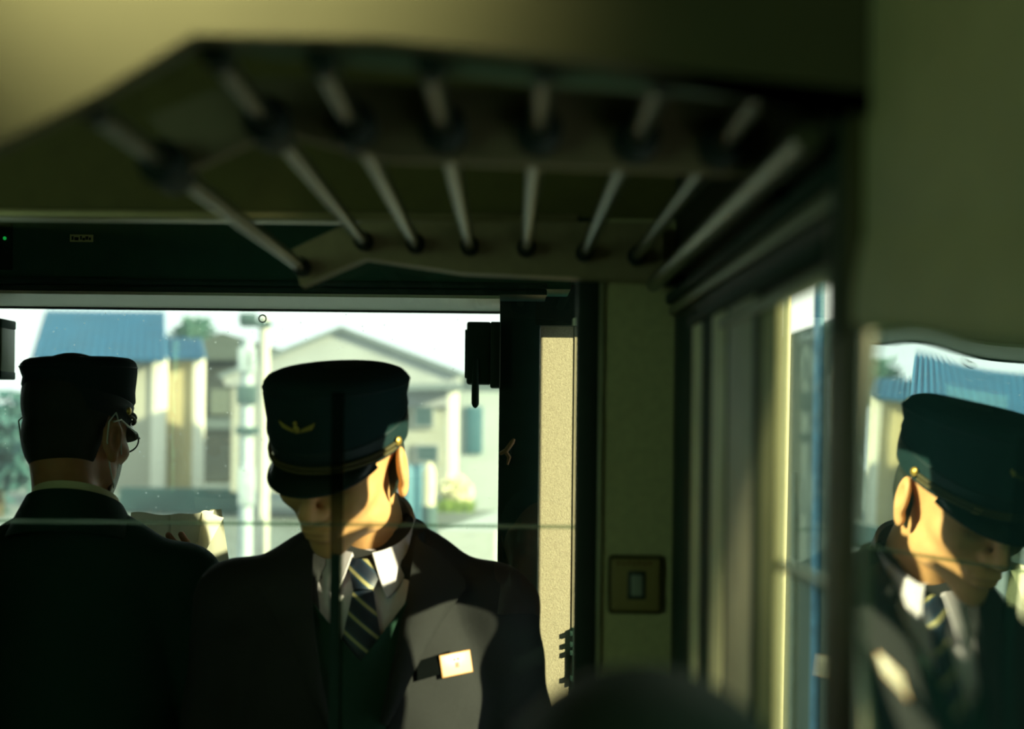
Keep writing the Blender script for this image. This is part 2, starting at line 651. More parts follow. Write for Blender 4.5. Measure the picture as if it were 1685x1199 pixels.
OY1 = 1.985
zA0, zA1 = Z(-0.085), Z(0.150)
zB0, zB1 = Z(-0.85), Z(-0.128)
cs.box((X0, YB + .04, 0), (X1, 1.792, 2.15))
cs.box((X0, OY1, 0), (X1, 2.335, 2.15)).box((X0, 2.405, 0), (X1, 2.89, 2.15))
cs.box((X0, 2.335, 0), (X1, 2.405, Z(.035))).box((X0, 2.335, Z(.15)), (X1, 2.405, 2.15))
cs.box((X0, 3.0, 0), (X1, 3.2, 2.15))
cs.box((X0, 1.792, zA1), (X1, OY1, 2.15)).box((X0, 1.792, zB1), (X1, OY1, zA0)).box((X0, 1.792, 0), (X1, OY1, zB0))
cs.box((X0, 1.94, zA0), (X1, OY1, zA1)).box((X0, 1.918, zA0), (X1, OY1, Z(.026))).box((X0, 1.792, zA0), (X1, 1.842, Z(.010)))
cs.box((X0, 1.792, zB0), (X1, 1.852, zB1))
cs.box((X0, 2.89, 0), (X1, 3.0, 0.55)).box((X0, 2.89, Z(0.26)), (X1, 3.0, 2.15))
R = 0.085
arc = [(X0, OY1 - R + R * math.sin(a * math.pi / 24), zB1 - R + R * math.cos(a * math.pi / 24)) for a in range(13)]
cs.prism(arc + [(X0, OY1 + .001, zB1 + .001)], (X1 - X0, 0, 0))
struct('wall_cab', cs, DKGREEN)

# near header panel over the end of the luggage rack
YH = 0.788
low = [(-160, 310), (0, 232), (150, 158), (318, 56), (620, 62), (1000, 102), (1440, 150), (1470, 190)]
pts = [W(a, b, YH) for a, b in low]
pts[-1].x = min(pts[-1].x, WX + .003)
poly = pts + [Vector((WX + .003, YH, 2.16)), Vector((pts[0].x, YH, 2.16))]
hd = MB()
hd.prism(poly, (0, 0.022, 0))
struct('wall_header', hd, mat('header_olive', (0.105, 0.105, 0.050), 0.7, var=0.06, scale=20))

# ------------------------------------------------------------------ luggage rack
rack = thing('luggage_rack', (-0.03, 1.25, Z(0.16)), 'overhead luggage rack of steel tubes on beige brackets, mounted above the cab partition', 'luggage rack')
TX = [-0.2425, -0.169, -0.109, -0.045, 0.022, 0.089, 0.150]
TP = [(497, 440), (599, 398), (684, 402), (773, 406), (866, 408), (962, 416), (1047, 422)]
YP = 1.662
RUB = mat('rubber_block', (0.004, 0.018, 0.013), 0.7)
for (px, py) in TP:
    e = W(px, py, YP)
    a = Vector((e.x, 0.826, e.z))
    MB().tube([(e.x, .812, e.z), (e.x, .832, e.z)], 0.0082, 16).build('shade_cap', RUB, rack)  # dark cap added so the near tube end sinks into shade
    t = MB().tube([a, (e.x, 0.9, e.z), (e.x, 1.3, e.z), e], 0.0066, 16).build('tube', STEEL, rack)
    c = MB().tube([(e.x, YP - .018, e.z), (e.x, YP + .01, e.z)], 0.0105, 16).ball((e.x, YP - .018, e.z), (0.0105, 0.006, 0.0105)).build('end_cap', RUB, rack)
    n = MB().tube([(e.x, 0.978, e.z - .001), (e.x, 0.985, e.z - .001), (e.x, 1.03, e.z - .001), (e.x, 1.038, e.z - .001)], [0.010, 0.016, 0.016, 0.010], 16).build('clamp', RUB, rack)
far = [(480, 410), (556, 374), (600, 364), (1090, 366), (1092, 440), (1076, 462), (760, 448), (600, 424), (494, 470)]
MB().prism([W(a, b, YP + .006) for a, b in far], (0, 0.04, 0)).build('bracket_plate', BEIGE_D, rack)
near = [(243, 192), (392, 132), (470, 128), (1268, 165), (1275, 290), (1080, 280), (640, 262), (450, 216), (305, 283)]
MB().prism([W(a, b, 1.005) for a, b in near], (0, 0.012, 0)).build('bracket_plate', mat('plate_shaded', (0.20, 0.175, 0.10), 0.6), rack)  # bracket beige again, darker: its shade is put into the colour
bar = [W(146, 163, 0.826), W(322, 66, 0.826), W(420, 72, 0.826), W(900, 122, 0.826), W(1425, 163, 0.826)]
MB().tube(bar, 0.0062, 12).build('end_bar', mat('bar_paint', (0.16, 0.22, 0.16), 0.4, 0.2), rack)
e0, e1 = W(1350, 216, 0.81), W(1245, 316, 0.985)
MB().tube([(0.166, 0.815, Z(0.162)), (0.166, 1.68, Z(0.162))], 0.0085, 16).build('wall_rail', STEEL, rack)
for yy in (0.84, 1.01, 1.62):
    MB().box((0.166, yy, Z(0.156)), (WX + .005, yy + .02, Z(0.168)), 0.002).build('rail_bracket', RUB, rack)

# ------------------------------------------------------------------ small fittings
# call switch on the bulkhead
a, b = W(999, 1008, YB), W(1091, 913, YB)
sw = thing('wall_switch', ((a.x + b.x) / 2, YB - .006, a.z), 'square beige call switch with a small grey rocker on the panel beside the door', 'switch')
MB().box((a.x, YB - .0075, a.z), (b.x, YB - .002, b.z), 0.0054, seg=4).build('back_plate', mat('switch_rim', (0.10, 0.095, 0.03), 0.6), sw)
MB().box((a.x + .004, YB - .010, a.z + .004), (b.x - .004, YB - .0065, b.z - .004), 0.003, seg=3).build('face_plate', mat('switch_plate', (0.30, 0.245, 0.085), 0.55), sw)
a2, b2 = W(1031, 984, YB), W(1061, 938, YB)
MB().box((a2.x, YB - .0118, a2.z), (b2.x, YB - .009, b2.z), 0.001).build('rocker_frame', mat('rocker_frame', (0.035, 0.055, 0.04), 0.5), sw)
a3, b3 = W(1037, 978, YB), W(1056, 944, YB)
MB().box((a3.x, YB - .0135, a3.z), (b3.x, YB - .011, b3.z), 0.001).build('rocker', mat('rocker_grey', (0.30, 0.36, 0.29), 0.4), sw)
mk = MB()
for k in range(7):
    q = W(1018 + k * 8.6, 927 + (k % 2), YB - .0105)
    mk.box((q.x - .0018, YB - .0106, q.z - .0012), (q.x + .0018, YB - .0098, q.z + .0022))
mk.build('caption_marks', mat('faded_red_mark', (0.16, 0.085, 0.035), 0.6), sw)

# wiper motor box with rod at the top right corner of the windshield
yw = 2.93
bx = thing('wiper_motor', W(795, 640, yw), 'black wiper motor box with a hanging rod at the windshield corner', 'wiper motor')
a, b = W(768, 632, yw), W(808, 531, yw)
MB().box((a.x, yw - .03, a.z), (b.x, yw + .05, b.z), 0.004).build('housing', BLACKG, bx)
a, b = W(765, 622, yw), W(772, 543, yw)
MB().box((a.x, yw - .024, a.z), (b.x, yw + .045, b.z), 0.002).build('side_flange', BLACKG, bx)
a, b = W(806.5, 638, yw), W(824, 531, yw)
MB().box((a.x, yw - .034, a.z), (b.x, yw + .05, b.z), 0.003).build('mounting_plate', DARKF, bx)
MB().tube([W(783, 590, yw - .036), W(782, 640, yw - .036), W(782, 664, yw - .034), W(782, 668, yw - .032), W(782, 670.5, yw - .03)], [0.005, 0.0075, 0.0075, 0.0055, 0.002], 12).build('rod', BLACKG, bx)

# grey box at the left edge
a, b = W(-120, 622, 2.92), W(9, 525, 2.92)
gb = thing('speaker_box', ((a.x + b.x) / 2, 2.92, a.z), 'grey green box on the windshield at the left edge, dark ends', 'box')
MB().box((a.x, 2.90, a.z + .013), (b.x, 2.98, b.z - .017), 0.003).build('housing', mat('box_grey', (0.16, 0.20, 0.13), 0.5), gb)
MB().box((a.x, 2.897, a.z), (b.x + .001, 2.982, a.z + .016), 0.003).build('end_strip', BLACKG, gb)
MB().box((a.x, 2.897, b.z - .018), (b.x + .001, 2.982, b.z), 0.003).build('end_strip', BLACKG, gb)

# sticker and green lamp on the overhead panel
a, b = W(115, 397.5, 2.797), W(153, 386, 2.797)
st = thing('sticker', ((a.x + b.x) / 2, 2.797, a.z), 'small pale yellow sticker with dark print above the windshield', 'sticker')
MB().box((a.x, 2.7965, a.z), (b.x, 2.7995, b.z)).build('sheet', mat('sticker_yellow', (0.92, 0.90, 0.40), 0.5), st)
mk = MB()
for (u0, u1, v0, v1) in ((.08, .16, .25, .75), (.2, .38, .2, .62), (.45, .52, .3, .8), (.55, .66, .2, .55), (.68, .8, .3, .75), (.83, .92, .25, .6)):
    mk.box((a.x + (b.x - a.x) * u0, 2.7958, a.z + (b.z - a.z) * v0), (a.x + (b.x - a.x) * u1, 2.7968, a.z + (b.z - a.z) * v1))
mk.build('print', BLACKG, st)
q = W(8, 392, 2.79)
lp = thing('indicator_lamp', (q.x, 2.80, q.z - .008), 'tiny green indicator lamp at the left end of the overhead panel', 'lamp')
MB().box((q.x - .014, 2.79, q.z - .06), (q.x + .012, 2.801, q.z + .03), 0.002).build('mount', BLACKG, lp)
lm = bpy.data.materials.new('green_lamp')
lm.use_nodes = True
lb = lm.node_tree.nodes['Principled BSDF']
lb.inputs['Base Color'].default_value = (0.02, 0.3, 0.05, 1)
lb.inputs['Emission Color'].default_value = (0.02, 0.8, 0.12, 1)
lb.inputs['Emission Strength'].default_value = 0.35
MB().ball((q.x, 2.789, q.z), 0.0035, 12).build('lens', lm, lp)
# small tan shape added for a hand reflection on the black pillar
q = W(836, 745, YF - .06)
hk = thing('hand_reflection', (q.x, YF - .05, q.z - .03), 'small tan shape standing in for a hand reflection on the black pillar right of the windshield', 'reflection')
TAN = mat('tan_reflection', (0.30, 0.16, 0.06), 0.5)
MB().tube([W(823, 746, YF - .055), W(833, 741, YF - .062), W(843, 727, YF - .062), W(846, 722, YF - .060)], [0.004, 0.005, 0.005, 0.003], 10).build('upper_finger', TAN, hk)
MB().tube([W(831, 742, YF - .06), W(838, 752, YF - .062), W(835, 764, YF - .060)], [0.004, 0.004, 0.0025], 10).build('lower_finger', TAN, hk)
MB().box((q.x - .012, YF - .056, q.z - .012), (q.x + .006, YF - .049, q.z + .012), 0.002).build('mount', BLACKG, hk)
# latch on the door edge beside the sunlit wall
q0, q1 = W(934, 1128, YF - .03), W(946, 1034, YF - .03)
lt = thing('door_latch', ((q0.x + q1.x) / 2, YF - .03, q0.z), 'black notched latch strip at the lower right edge of the sunlit wall', 'latch')
MB().box((q0.x + .009, YF - .028, q0.z), (q1.x, YF - .015, q1.z), 0.001).build('strip', BLACKG, lt)
for v in (1044, 1062, 1076, 1118):
    c = W(937, v, YF - .04)
    MB().box((c.x + .001, YF - .031, c.z - .004), (c.x + .008, YF - .018, c.z + .006), 0.001).build('tooth', BLACKG, lt)
# driving desk below the windshield
ds = thing('driving_desk', (-1.0, 2.85, 0), 'dark green driving desk below the windshield', 'desk')
MB().box((-1.9, 2.76, 0.0), (0.0, YF - .002, 1.02), 0.01).build('body', DKGREEN, ds)
MB().box((-1.9, 2.72, 1.02), (0.0, YF - .002, 1.06), 0.008).build('top', BLACKG, ds)

# ------------------------------------------------------------------ outside
ROADM = mat('asphalt', (0.160, 0.192, 0.176), 0.9, var=0.2, scale=3)
gm = MB()
rows = []
for y, z in ((3.3, -1.0), (8, -1.0), (14, -0.55), (19, -0.12), (24, 0.12), (60, 0.15), (160, 0.3)):
    rows.append([(x, y, z) for x in (-90, -20, -8, 0, 1.2, 2.6, 8, 20, 90)])
gm.grid(rows)
struct('ground', gm, ROADM)


def ground_z(y):
    return float(np.interp(y, (3.3, 8, 14, 19, 24, 60), (-1.0, -1.0, -0.55, -0.12, 0.12, 0.15)))


kb = MB()
a, b = W(722, 872, 13), W(860, 826, 17)
kb.prism([a, b, b + Vector((0.5, .0, 0.0)), a + Vector((.5, 0, 0))], (0, 0, -0.35))
struct('kerb', kb, mat('kerb_pale', (0.42, 0.46, 0.42), 0.8))


def wavy_roof(mb, A, B, C, D, n=28, amp=0.03):
    """corrugated sheet between ridge A-B and eave D-C"""
    A, B, C, D = map(Vector, (A, B, C, D))
    nr = (B - A).cross(D - A).normalized()
    rows = []
    for v in range(2):
        r = []
        for i in range(n * 4 + 1):
            u = i / (n * 4)
            p0 = A.lerp(B, u) if v == 0 else D.lerp(C, u)
            r.append(p0 + nr * amp * math.sin(u * n * 2 * math.pi))
        rows.append(r)
    mb.grid(rows, 0.03)


# house with the blue roof
Y = 25.0
BLUE = mat('blue_sheet_roof', (0.010, 0.098, 0.200), 0.55, var=0.15, scale=2)
base = W(190, 812, Y)
hz = thing('blue_roofed_house', (base.x, Y, base.z), 'cream house with corrugated blue roof behind the left crew member', 'house')
l, r = W(62, 600, Y).x, W(256, 600, Y).x
zb_, zt_ = W(190, 812, Y).z, W(190, 586, Y).z
MB().box((l, Y, zb_), (r, Y + .5, zt_)).build('front_wall', mat('house_wall_shaded', (0.391, 0.383, 0.306), 0.8, var=0.1, scale=1.5), hz)  # less lit wall, its shade put into the greyer colour
l2, r2 = W(256, 600, Y).x, W(322, 600, Y).x
MB().box((l2, Y + .35, zb_), (r2, Y + .7, zt_)).build('side_wall', mat('house_wall_lit', (0.475, 0.408, 0.228), 0.8, var=0.1, scale=1.5), hz)  # sunlit wall, the light put into the yellower colour
WHITE = mat('white_paint', (0.80, 0.78, 0.66), 0.7, var=0.05)
for px0, px1, y in ((249, 272, Y - .06), (317, 334, Y + .25)):
    MB().box((W(px0, 600, y).x, y, zb_), (W(px1, 600, y).x, y + .2, zt_), 0.02).build('corner_post', WHITE, hz)
rf = MB()
A, B = W(74, 514, Y + 2.2), W(269, 516, Y + 2.2)
D, C = W(50, 592, Y - .35), W(272, 596, Y - .35)
wavy_roof(rf, A, B, C, D, 17)
rf.build('main_roof', BLUE, hz)
rf = MB()
wavy_roof(rf, W(268, 558, Y + 1.6), W(330, 560, Y + 1.6), W(338, 592, Y + .1), W(268, 592, Y + .1), 6)
rf.build('porch_roof', BLUE, hz)
a = W(255, 590, Y + .3)
MB().prism([W(78, 520, Y + 2.2), W(262, 520, Y + 2.2), W(262, 592, Y + 2.2), W(78, 592, Y + 2.2)], (0, .3, 0)).build('roof_core', BLUE, hz)

# low wall in front of it
fm = MB().box((W(195, 812, 23).x, 23, W(195, 842, 23).z), (W(395, 812, 23).x, 23.2, W(300, 803, 23).z), 0.02)
o = fm.build('garden_wall', mat('dark_teal_wall', (0.06, 0.12, 0.11), 0.8, var=0.3, scale=3), None)
tag(o, 'low dark teal garden wall in front of the blue roofed house', 'wall')

# grey gabled house
Y = 22.0
base = W(650, 812, Y)
gh = thing('gabled_house', (base.x, Y, base.z), 'pale grey gabled house behind the bowed crew member', 'house')
zb_ = base.z
ridge, er, el = W(561, 541, Y), W(756, 614, Y), W(366, 618, Y)
GW = mat('grey_siding', (0.357, 0.383, 0.374), 0.8, var=0.08, scale=2)
MB().prism([ridge, er, W(752, 634, Y), W(370, 634, Y), el], (0, 1.55, 0)).build('gable', GW, gh)
DR = mat('barge_grey', (0.16, 0.20, 0.21), 0.7)
MB().prism([W(561, 536, Y - .1), W(562, 543, Y - .1), W(757, 618, Y - .1), W(760, 611, Y - .1)], (0, 1.65, 0)).build('roof_slope', DR, gh)
MB().prism([W(561, 536, Y - .1), W(560, 543, Y - .1), W(362, 622, Y - .1), W(358, 616, Y - .1)], (0, 1.65, 0)).build('roof_slope', DR, gh)
MB().prism([W(650, 632, Y - .6), W(757, 630, Y - .6), W(762, 640, Y - .6), W(650, 642, Y - .6)], (0, .6, 0)).build('eave', DR, gh)
MB().box((W(380, 700, Y).x, Y + .05, zb_), (W(748, 700, Y).x, Y + 1.5, W(700, 636, Y).z)).build('front_wall', mat('house_wall_pale', (0.352, 0.360, 0.304), 0.8, var=0.12, scale=1.2), gh)
MB().box((W(652, 660, Y).x, Y - .04, W(652, 668, Y).z), (W(750, 660, Y).x, Y + .06, W(652, 642, Y).z)).build('wall_band', mat('band_grey', (0.34, 0.36, 0.38), 0.8), gh)
for (u0, u1, v0, v1) in ((684, 712, 668, 700), (688, 720, 733, 758)):
    wf = MB().box((W(u0 - 3, v0, Y).x, Y - .02, W(u0, v1 + 3, Y).z), (W(u1 + 3, v0, Y).x, Y + .08, W(u0, v0 - 3, Y).z)).build('window', GW, gh)
    MB().box((W(u0, v0, Y).x, Y - .03, W(u0, v1, Y).z), (W(u1, v0, Y).x, Y + .06, W(u0, v0, Y).z)).build('pane', mat('dark_pane', (0.05, 0.09, 0.10), 0.3), wf)
MB().box((W(735, 700, Y - .5).x, Y - .5, zb_), (W(753, 700, Y - .5).x, Y - .38, W(740, 636, Y - .5).z), 0.02).build('porch_post', WHITE, gh)

# pale building at the right with a blue door
Y = 24.0
pb = thing('pale_building', (W(800, 800, Y).x, Y, ground_z(Y)), 'pale blue grey building with a dark teal door right of the porch post', 'building')
MB().box((W(750, 700, Y).x, Y, ground_z(Y)), (W(1000, 700, Y).x, Y + 4, W(800, 618, Y).z)).build('wall', mat('pale_blue_wall', (0.425, 0.484, 0.476), 0.8, var=0.1, scale=1.5), pb)
MB().box((W(767, 700, Y).x, Y - .05, W(780, 746, Y).z), (W(794, 700, Y).x, Y + .05, W(780, 668, Y).z), 0.01).build('door', mat('teal_door', (0.05, 0.14, 0.18), 0.6), pb)
MB().box((W(745, 700, Y).x, Y - .3, W(800, 622, Y).z), (W(1000, 700, Y).x, Y + 4.2, W(800, 614, Y).z), 0.01).build('roof', GW, pb)

# dark shed between the houses
Y = 33.0
sh = thing('dark_shed', (W(370, 800, Y).x, Y, W(370, 770, Y).z), 'dark grey shed between the blue roofed house and the poles', 'shed')
SHD = mat('shed_dark', (0.032, 0.038, 0.035), 0.8, var=0.3, scale=1.2)
MB().box((W(336, 700, Y).x, Y, W(370, 800, Y).z), (W(470, 700, Y).x, Y + 4, W(370, 588, Y).z)).build('wall', SHD, sh)
MB().prism([W(332, 560, Y - .2), W(364, 546, Y - .2), W(480, 580, Y - .2), W(480, 592, Y - .2), W(332, 592, Y - .2)], (0, 4.4, 0)).build('roof', mat('shed_roof', (0.08, 0.10, 0.09), 0.8, var=0.2), sh)
MB().box((W(336, 700, Y).x, Y - .08, W(370, 706, Y).z), (W(470, 700, Y).x, Y + .05, W(370, 688, Y).z)).build('wall_band', mat('shed_band', (0.11, 0.14, 0.14), 0.8), sh)
MB().box((W(346, 700, Y).x, Y - .06, W(370, 682, Y).z), (W(378, 700, Y).x, Y + .05, W(370, 640, Y).z)).build('door', mat('shed_door', (0.13, 0.15, 0.12), 0.8), sh)

# poles
def pole(px, w, y0, y1, Y, m, label, parts):
    b_ = W(px, y1, Y)
    t_ = W(px, y0, Y)
    b_.z = ground_z(Y) - .01
    rt = thing('utility_pole', b_, label, 'pole')
    r = w * Y / F_PX / 2
    MB().tube([b_, Vector((b_.x, Y, t_.z))], [r * 1.1, r * .9], 14).build('shaft', m, rt)
    for nm, u0, u1, v0, v1, mm in parts:
        MB().box((W(u0, v0, Y).x, Y - .10, W(u0, v1, Y).z), (W(u1, v0, Y).x, Y - .02, W(u0, v0, Y).z), 0.01).build(nm, mm, rt)
    return rt


PALE = mat('pole_concrete', (0.55, 0.55, 0.47), 0.8, var=0.1, scale=4)
RED = mat('faded_red', (0.36, 0.13, 0.10), 0.7)
PBL = mat('pale_blue_plate', (0.42, 0.50, 0.52), 0.7)
DKT = mat('dark_teal_metal', (0.06, 0.11, 0.11), 0.7)
pole(432, 20, 520, 860, 17.0, PALE, 'pale concrete utility pole rising just left of the bowed cap', [
    ('crossarm', 398, 448, 528, 538, DKT), ('transformer', 396, 424, 516, 534, DKT)])
pole(404, 22, 560, 858, 15.5, PBL, 'pale blue signal post with a red mark, left of the concrete pole', [
    ('sign_plate', 394, 422, 572, 612, PBL), ('red_mark', 410, 416, 578, 606, RED), ('control_box', 392, 424, 634, 664, DKT), ('control_box', 394, 420, 770, 830, PBL), ('bracket', 390, 428, 702, 714, DKT)])


# foliage
def leaves(mb, c, r, n, size):
    for _ in range(n):
        while True:
            v = Vector((random.uniform(-1, 1), random.uniform(-1, 1), random.uniform(-1, 1)))
            if 0.25 < v.length < 1:
                break
        p = Vector((c[0] + v.x * r[0], c[1] + v.y * r[1], c[2] + v.z * r[2]))
        a = Vector((random.gauss(0, 1), random.gauss(0, 1), random.gauss(0, 1))).normalized()
        b_ = a.orthogonal().normalized()
        k = size * random.uniform(.6, 1.3)
        vs = [mb.bm.verts.new(p + a * k), mb.bm.verts.new(p + b_ * k * .5), mb.bm.verts.new(p - a * k), mb.bm.verts.new(p - b_ * k * .5)]
        mb.bm.faces.new(vs)


def tree(px, py, Y, r, base_py, n, size, col, name, label, cat, blobs=5):
    c = W(px, py, Y)
    b_ = W(px, base_py, Y)
    rt = thing(name, b_, label, cat)
    MB().tube([b_, Vector((b_.x, Y, c.z))], [r * .1, r * .05], 8).build('trunk', mat('bark', (0.08, 0.07, 0.04), 0.9), rt)
    mb = MB()
    for k in range(blobs):
        d = Vector((random.uniform(-.6, .6), random.uniform(-.5, .5), random.uniform(-.5, .5))) * r
        leaves(mb, c + d, (r * .7, r * .7, r * .62), n // blobs, size)
    mb.build('foliage', mat('leaf_' + name + str(px), col, 0.7, var=0.35, scale=3), rt, smooth=False, recalc=False)


tree(-5, 745, 18, 0.95, 850, 1500, 0.10, (0.03, 0.10, 0.10), 'leafy_tree', 'dark teal leafy tree at the left edge behind the left crew member', 'tree')
tree(305, 572, 38, 0.75, 800, 900, 0.12, (0.05, 0.13, 0.10), 'leafy_tree', 'dark tree crown showing above the blue porch roof', 'tree')
tree(760, 800, 16.5, 0.26, 842, 600, 0.05, (0.75, 0.70, 0.45), 'flowering_bush', 'sunlit cream flowering bush beside the kerb under the wiper rod', 'bush', 3)
gs = MB()
c = W(738, 832, 15.5)
for k in range(420):
    p = Vector((c.x + .04 + random.uniform(-.14, .22), 15.6 + random.uniform(-.3, .3), c.z - .06))
    h = random.uniform(.06, .14)
    q = p + Vector((random.gauss(0, .03), random.gauss(0, .03), h))
    w = Vector((random.uniform(.008, .014), random.uniform(-.01, .01), 0))
    gs.bm.faces.new([gs.bm.verts.new(v) for v in (p - w, p + w, q)])
o = gs.build('grass', mat('grass_green', (0.17, 0.26, 0.05), 0.8, var=0.3), None, smooth=False, recalc=False)
tag(o, 'patch of bright green grass by the kerb', 'grass', kind='stuff')
Y = 15.0
b_ = W(706, 838, Y)
b_.z = ground_z(Y)
bl = thing('bollard', b_, 'round topped cream bollard beside the green grass', 'bollard')
MB().tube([b_, W(706, 775, Y), W(706, 765, Y), W(706, 760, Y)], [.065, .065, .045, .01], 16).build('post', mat('bollard_cream', (0.66, 0.62, 0.42), 0.7), bl)
MB().tube([b_, W(706, 832, Y)], .08, 16).build('foot', DKT, bl)
for i, (u, lab) in enumerate(((668, 'blue plastic barrel nearest the bowed cap'), (689, 'blue plastic barrel next to the cream bollard'))):
    Y = 16.0 + i * .4
    b_, t_ = W(u, 838, Y), W(u, 768, Y)
    b_.z = ground_z(Y)
    d = thing('plastic_barrel', b_, lab, 'barrel', None)
    r = 13 * Y / F_PX
    H = t_.z - b_.z
    ps = [(0, .92), (.05, 1), (.3, 1.02), (.33, .96), (.36, 1.02), (.64, 1.02), (.67, .96), (.7, 1.02), (.95, 1), (1, .9)]
    MB().tube([Vector((b_.x, Y, b_.z + H * a)) for a, _ in ps], [r * k for _, k in ps], 20).build('drum', mat('barrel_blue', (0.07, 0.19, 0.25), 0.5), d)
    MB().tube([Vector((b_.x, Y, t_.z - .005)), Vector((b_.x, Y, t_.z + .03))], [r * .8, r * .75], 20).build('lid', mat('barrel_lid', (0.04, 0.12, 0.17), 0.5), d)

# beside the track, seen through the narrow side window: dark teal trackside wall, blue signal mast
xw = 1.5
TEAL = mat('trackside_teal', (0.030, 0.072, 0.060), 0.8, var=0.3, scale=1.5, stretch=(1, 1, .1))
o = MB().box((xw, 3.6, -1.0), (xw + .2, 11.2, Z(0.50))).build('trackside_wall', TEAL, None)
tag(o, 'dark teal trackside wall seen through the narrow side window', 'wall')
a, b_ = W(1297, 480, 2.3), W(1283, 1190, 2.3)
gp = thing('grab_pole', (b_.x, 2.3, 0.3), 'thin sunlit cream pole at the left edge of the narrow side window', 'pole')
d_ = (a - b_).normalized()
MB().tube([b_ - d_ * .8, a + d_ * .12], .0056, 14).build('shaft', mat('pole_cream', (0.496, 0.464, 0.288), 0.5), gp)
MB().tube([b_ - d_ * .82, b_ - d_ * .79], .012, 14).build('foot', MATS['black_rubber'], gp)
Y = 6.0
for u0, u1, lab, m, zt2 in ((1337, 1356, 'blue signal mast outside the narrow side window', mat('mast_blue', (0.045, 0.15, 0.23), 0.5, var=0.2), 2.6), (1303, 1315, 'pale grey green cable post outside the narrow side window', mat('post_grey', (0.07, 0.12, 0.11), 0.6), Z(-0.2))):
    Y = 6.0 if u0 > 1320 else 6.35
    a, b_ = W(u0, 700, Y), W(u1, 700, Y)
    sm = thing('signal_mast' if u0 > 1320 else 'cable_post', ((a.x + b_.x) / 2, Y, -1.0), lab, 'post')
    MB().tube([((a.x + b_.x) / 2, Y, -1.0), ((a.x + b_.x) / 2, Y, zt2)], (b_.x - a.x) / 2, 16).build('shaft', m, sm)
    MB().box((a.x - .03, Y - .06, -1.0), (b_.x + .03, Y + .06, -0.85), 0.01).build('foot', DKT, sm)

# ------------------------------------------------------------------ people
def skin_mat(name, col):
    m = mat(name, col, 0.5, var=0.10, scale=40, bump=0.12, bscale=700, spec=0.35)
    b = m.node_tree.nodes['Principled BSDF']
    b.inputs['Subsurface Weight'].default_value = 0.08
    b.inputs['Subsurface Radius'].default_value = (0.012, 0.005, 0.003)
    return m


SKIN = skin_mat('skin', (0.62, 0.34, 0.14))
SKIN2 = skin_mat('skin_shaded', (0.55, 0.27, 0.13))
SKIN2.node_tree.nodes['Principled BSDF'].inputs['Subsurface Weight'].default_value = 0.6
HAIR = mat('black_hair', (0.011, 0.020, 0.013), 0.6, var=0.4, scale=260, bump=0.6, bscale=500, stretch=(3, 3, .4))
NAVY = mat('navy_cloth', (0.0235, 0.0255, 0.0255), 0.85, var=0.12, scale=400, bump=0.25, bscale=900, spec=0.15)
NAVYD = mat('navy_cloth_dark', (0.010, 0.042, 0.032), 0.9, var=0.12, scale=400, bump=0.25, bscale=900, spec=0.12)
CAPM = mat('cap_cloth', (0.006, 0.026, 0.027), 0.85, var=0.15, scale=300, bump=0.25, bscale=900, spec=0.15)
CAPB = mat('cap_band', (0.004, 0.020, 0.022), 0.6, var=0.15, scale=200, spec=0.3)
PEAK = mat('cap_peak', (0.003, 0.014, 0.011), 0.35, spec=0.4)
GOLD = mat('gold_metal', (0.75, 0.50, 0.10), 0.35, 0.8, var=0.1)
GOLDT = mat('gold_thread', (0.06, 0.05, 0.013), 0.7, 0.0, var=0.2, scale=300)
SHIRT = mat('white_shirt', (0.66, 0.62, 0.68), 0.8, var=0.05, scale=200, spec=0.2)
VESTM = mat('green_vest', (0.006, 0.038, 0.022), 0.9, var=0.15, scale=300, bump=0.3)
TROU = mat('dark_trousers', (0.010, 0.016, 0.016), 0.9)
SHOE = mat('black_shoe', (0.006, 0.007, 0.007), 0.35)


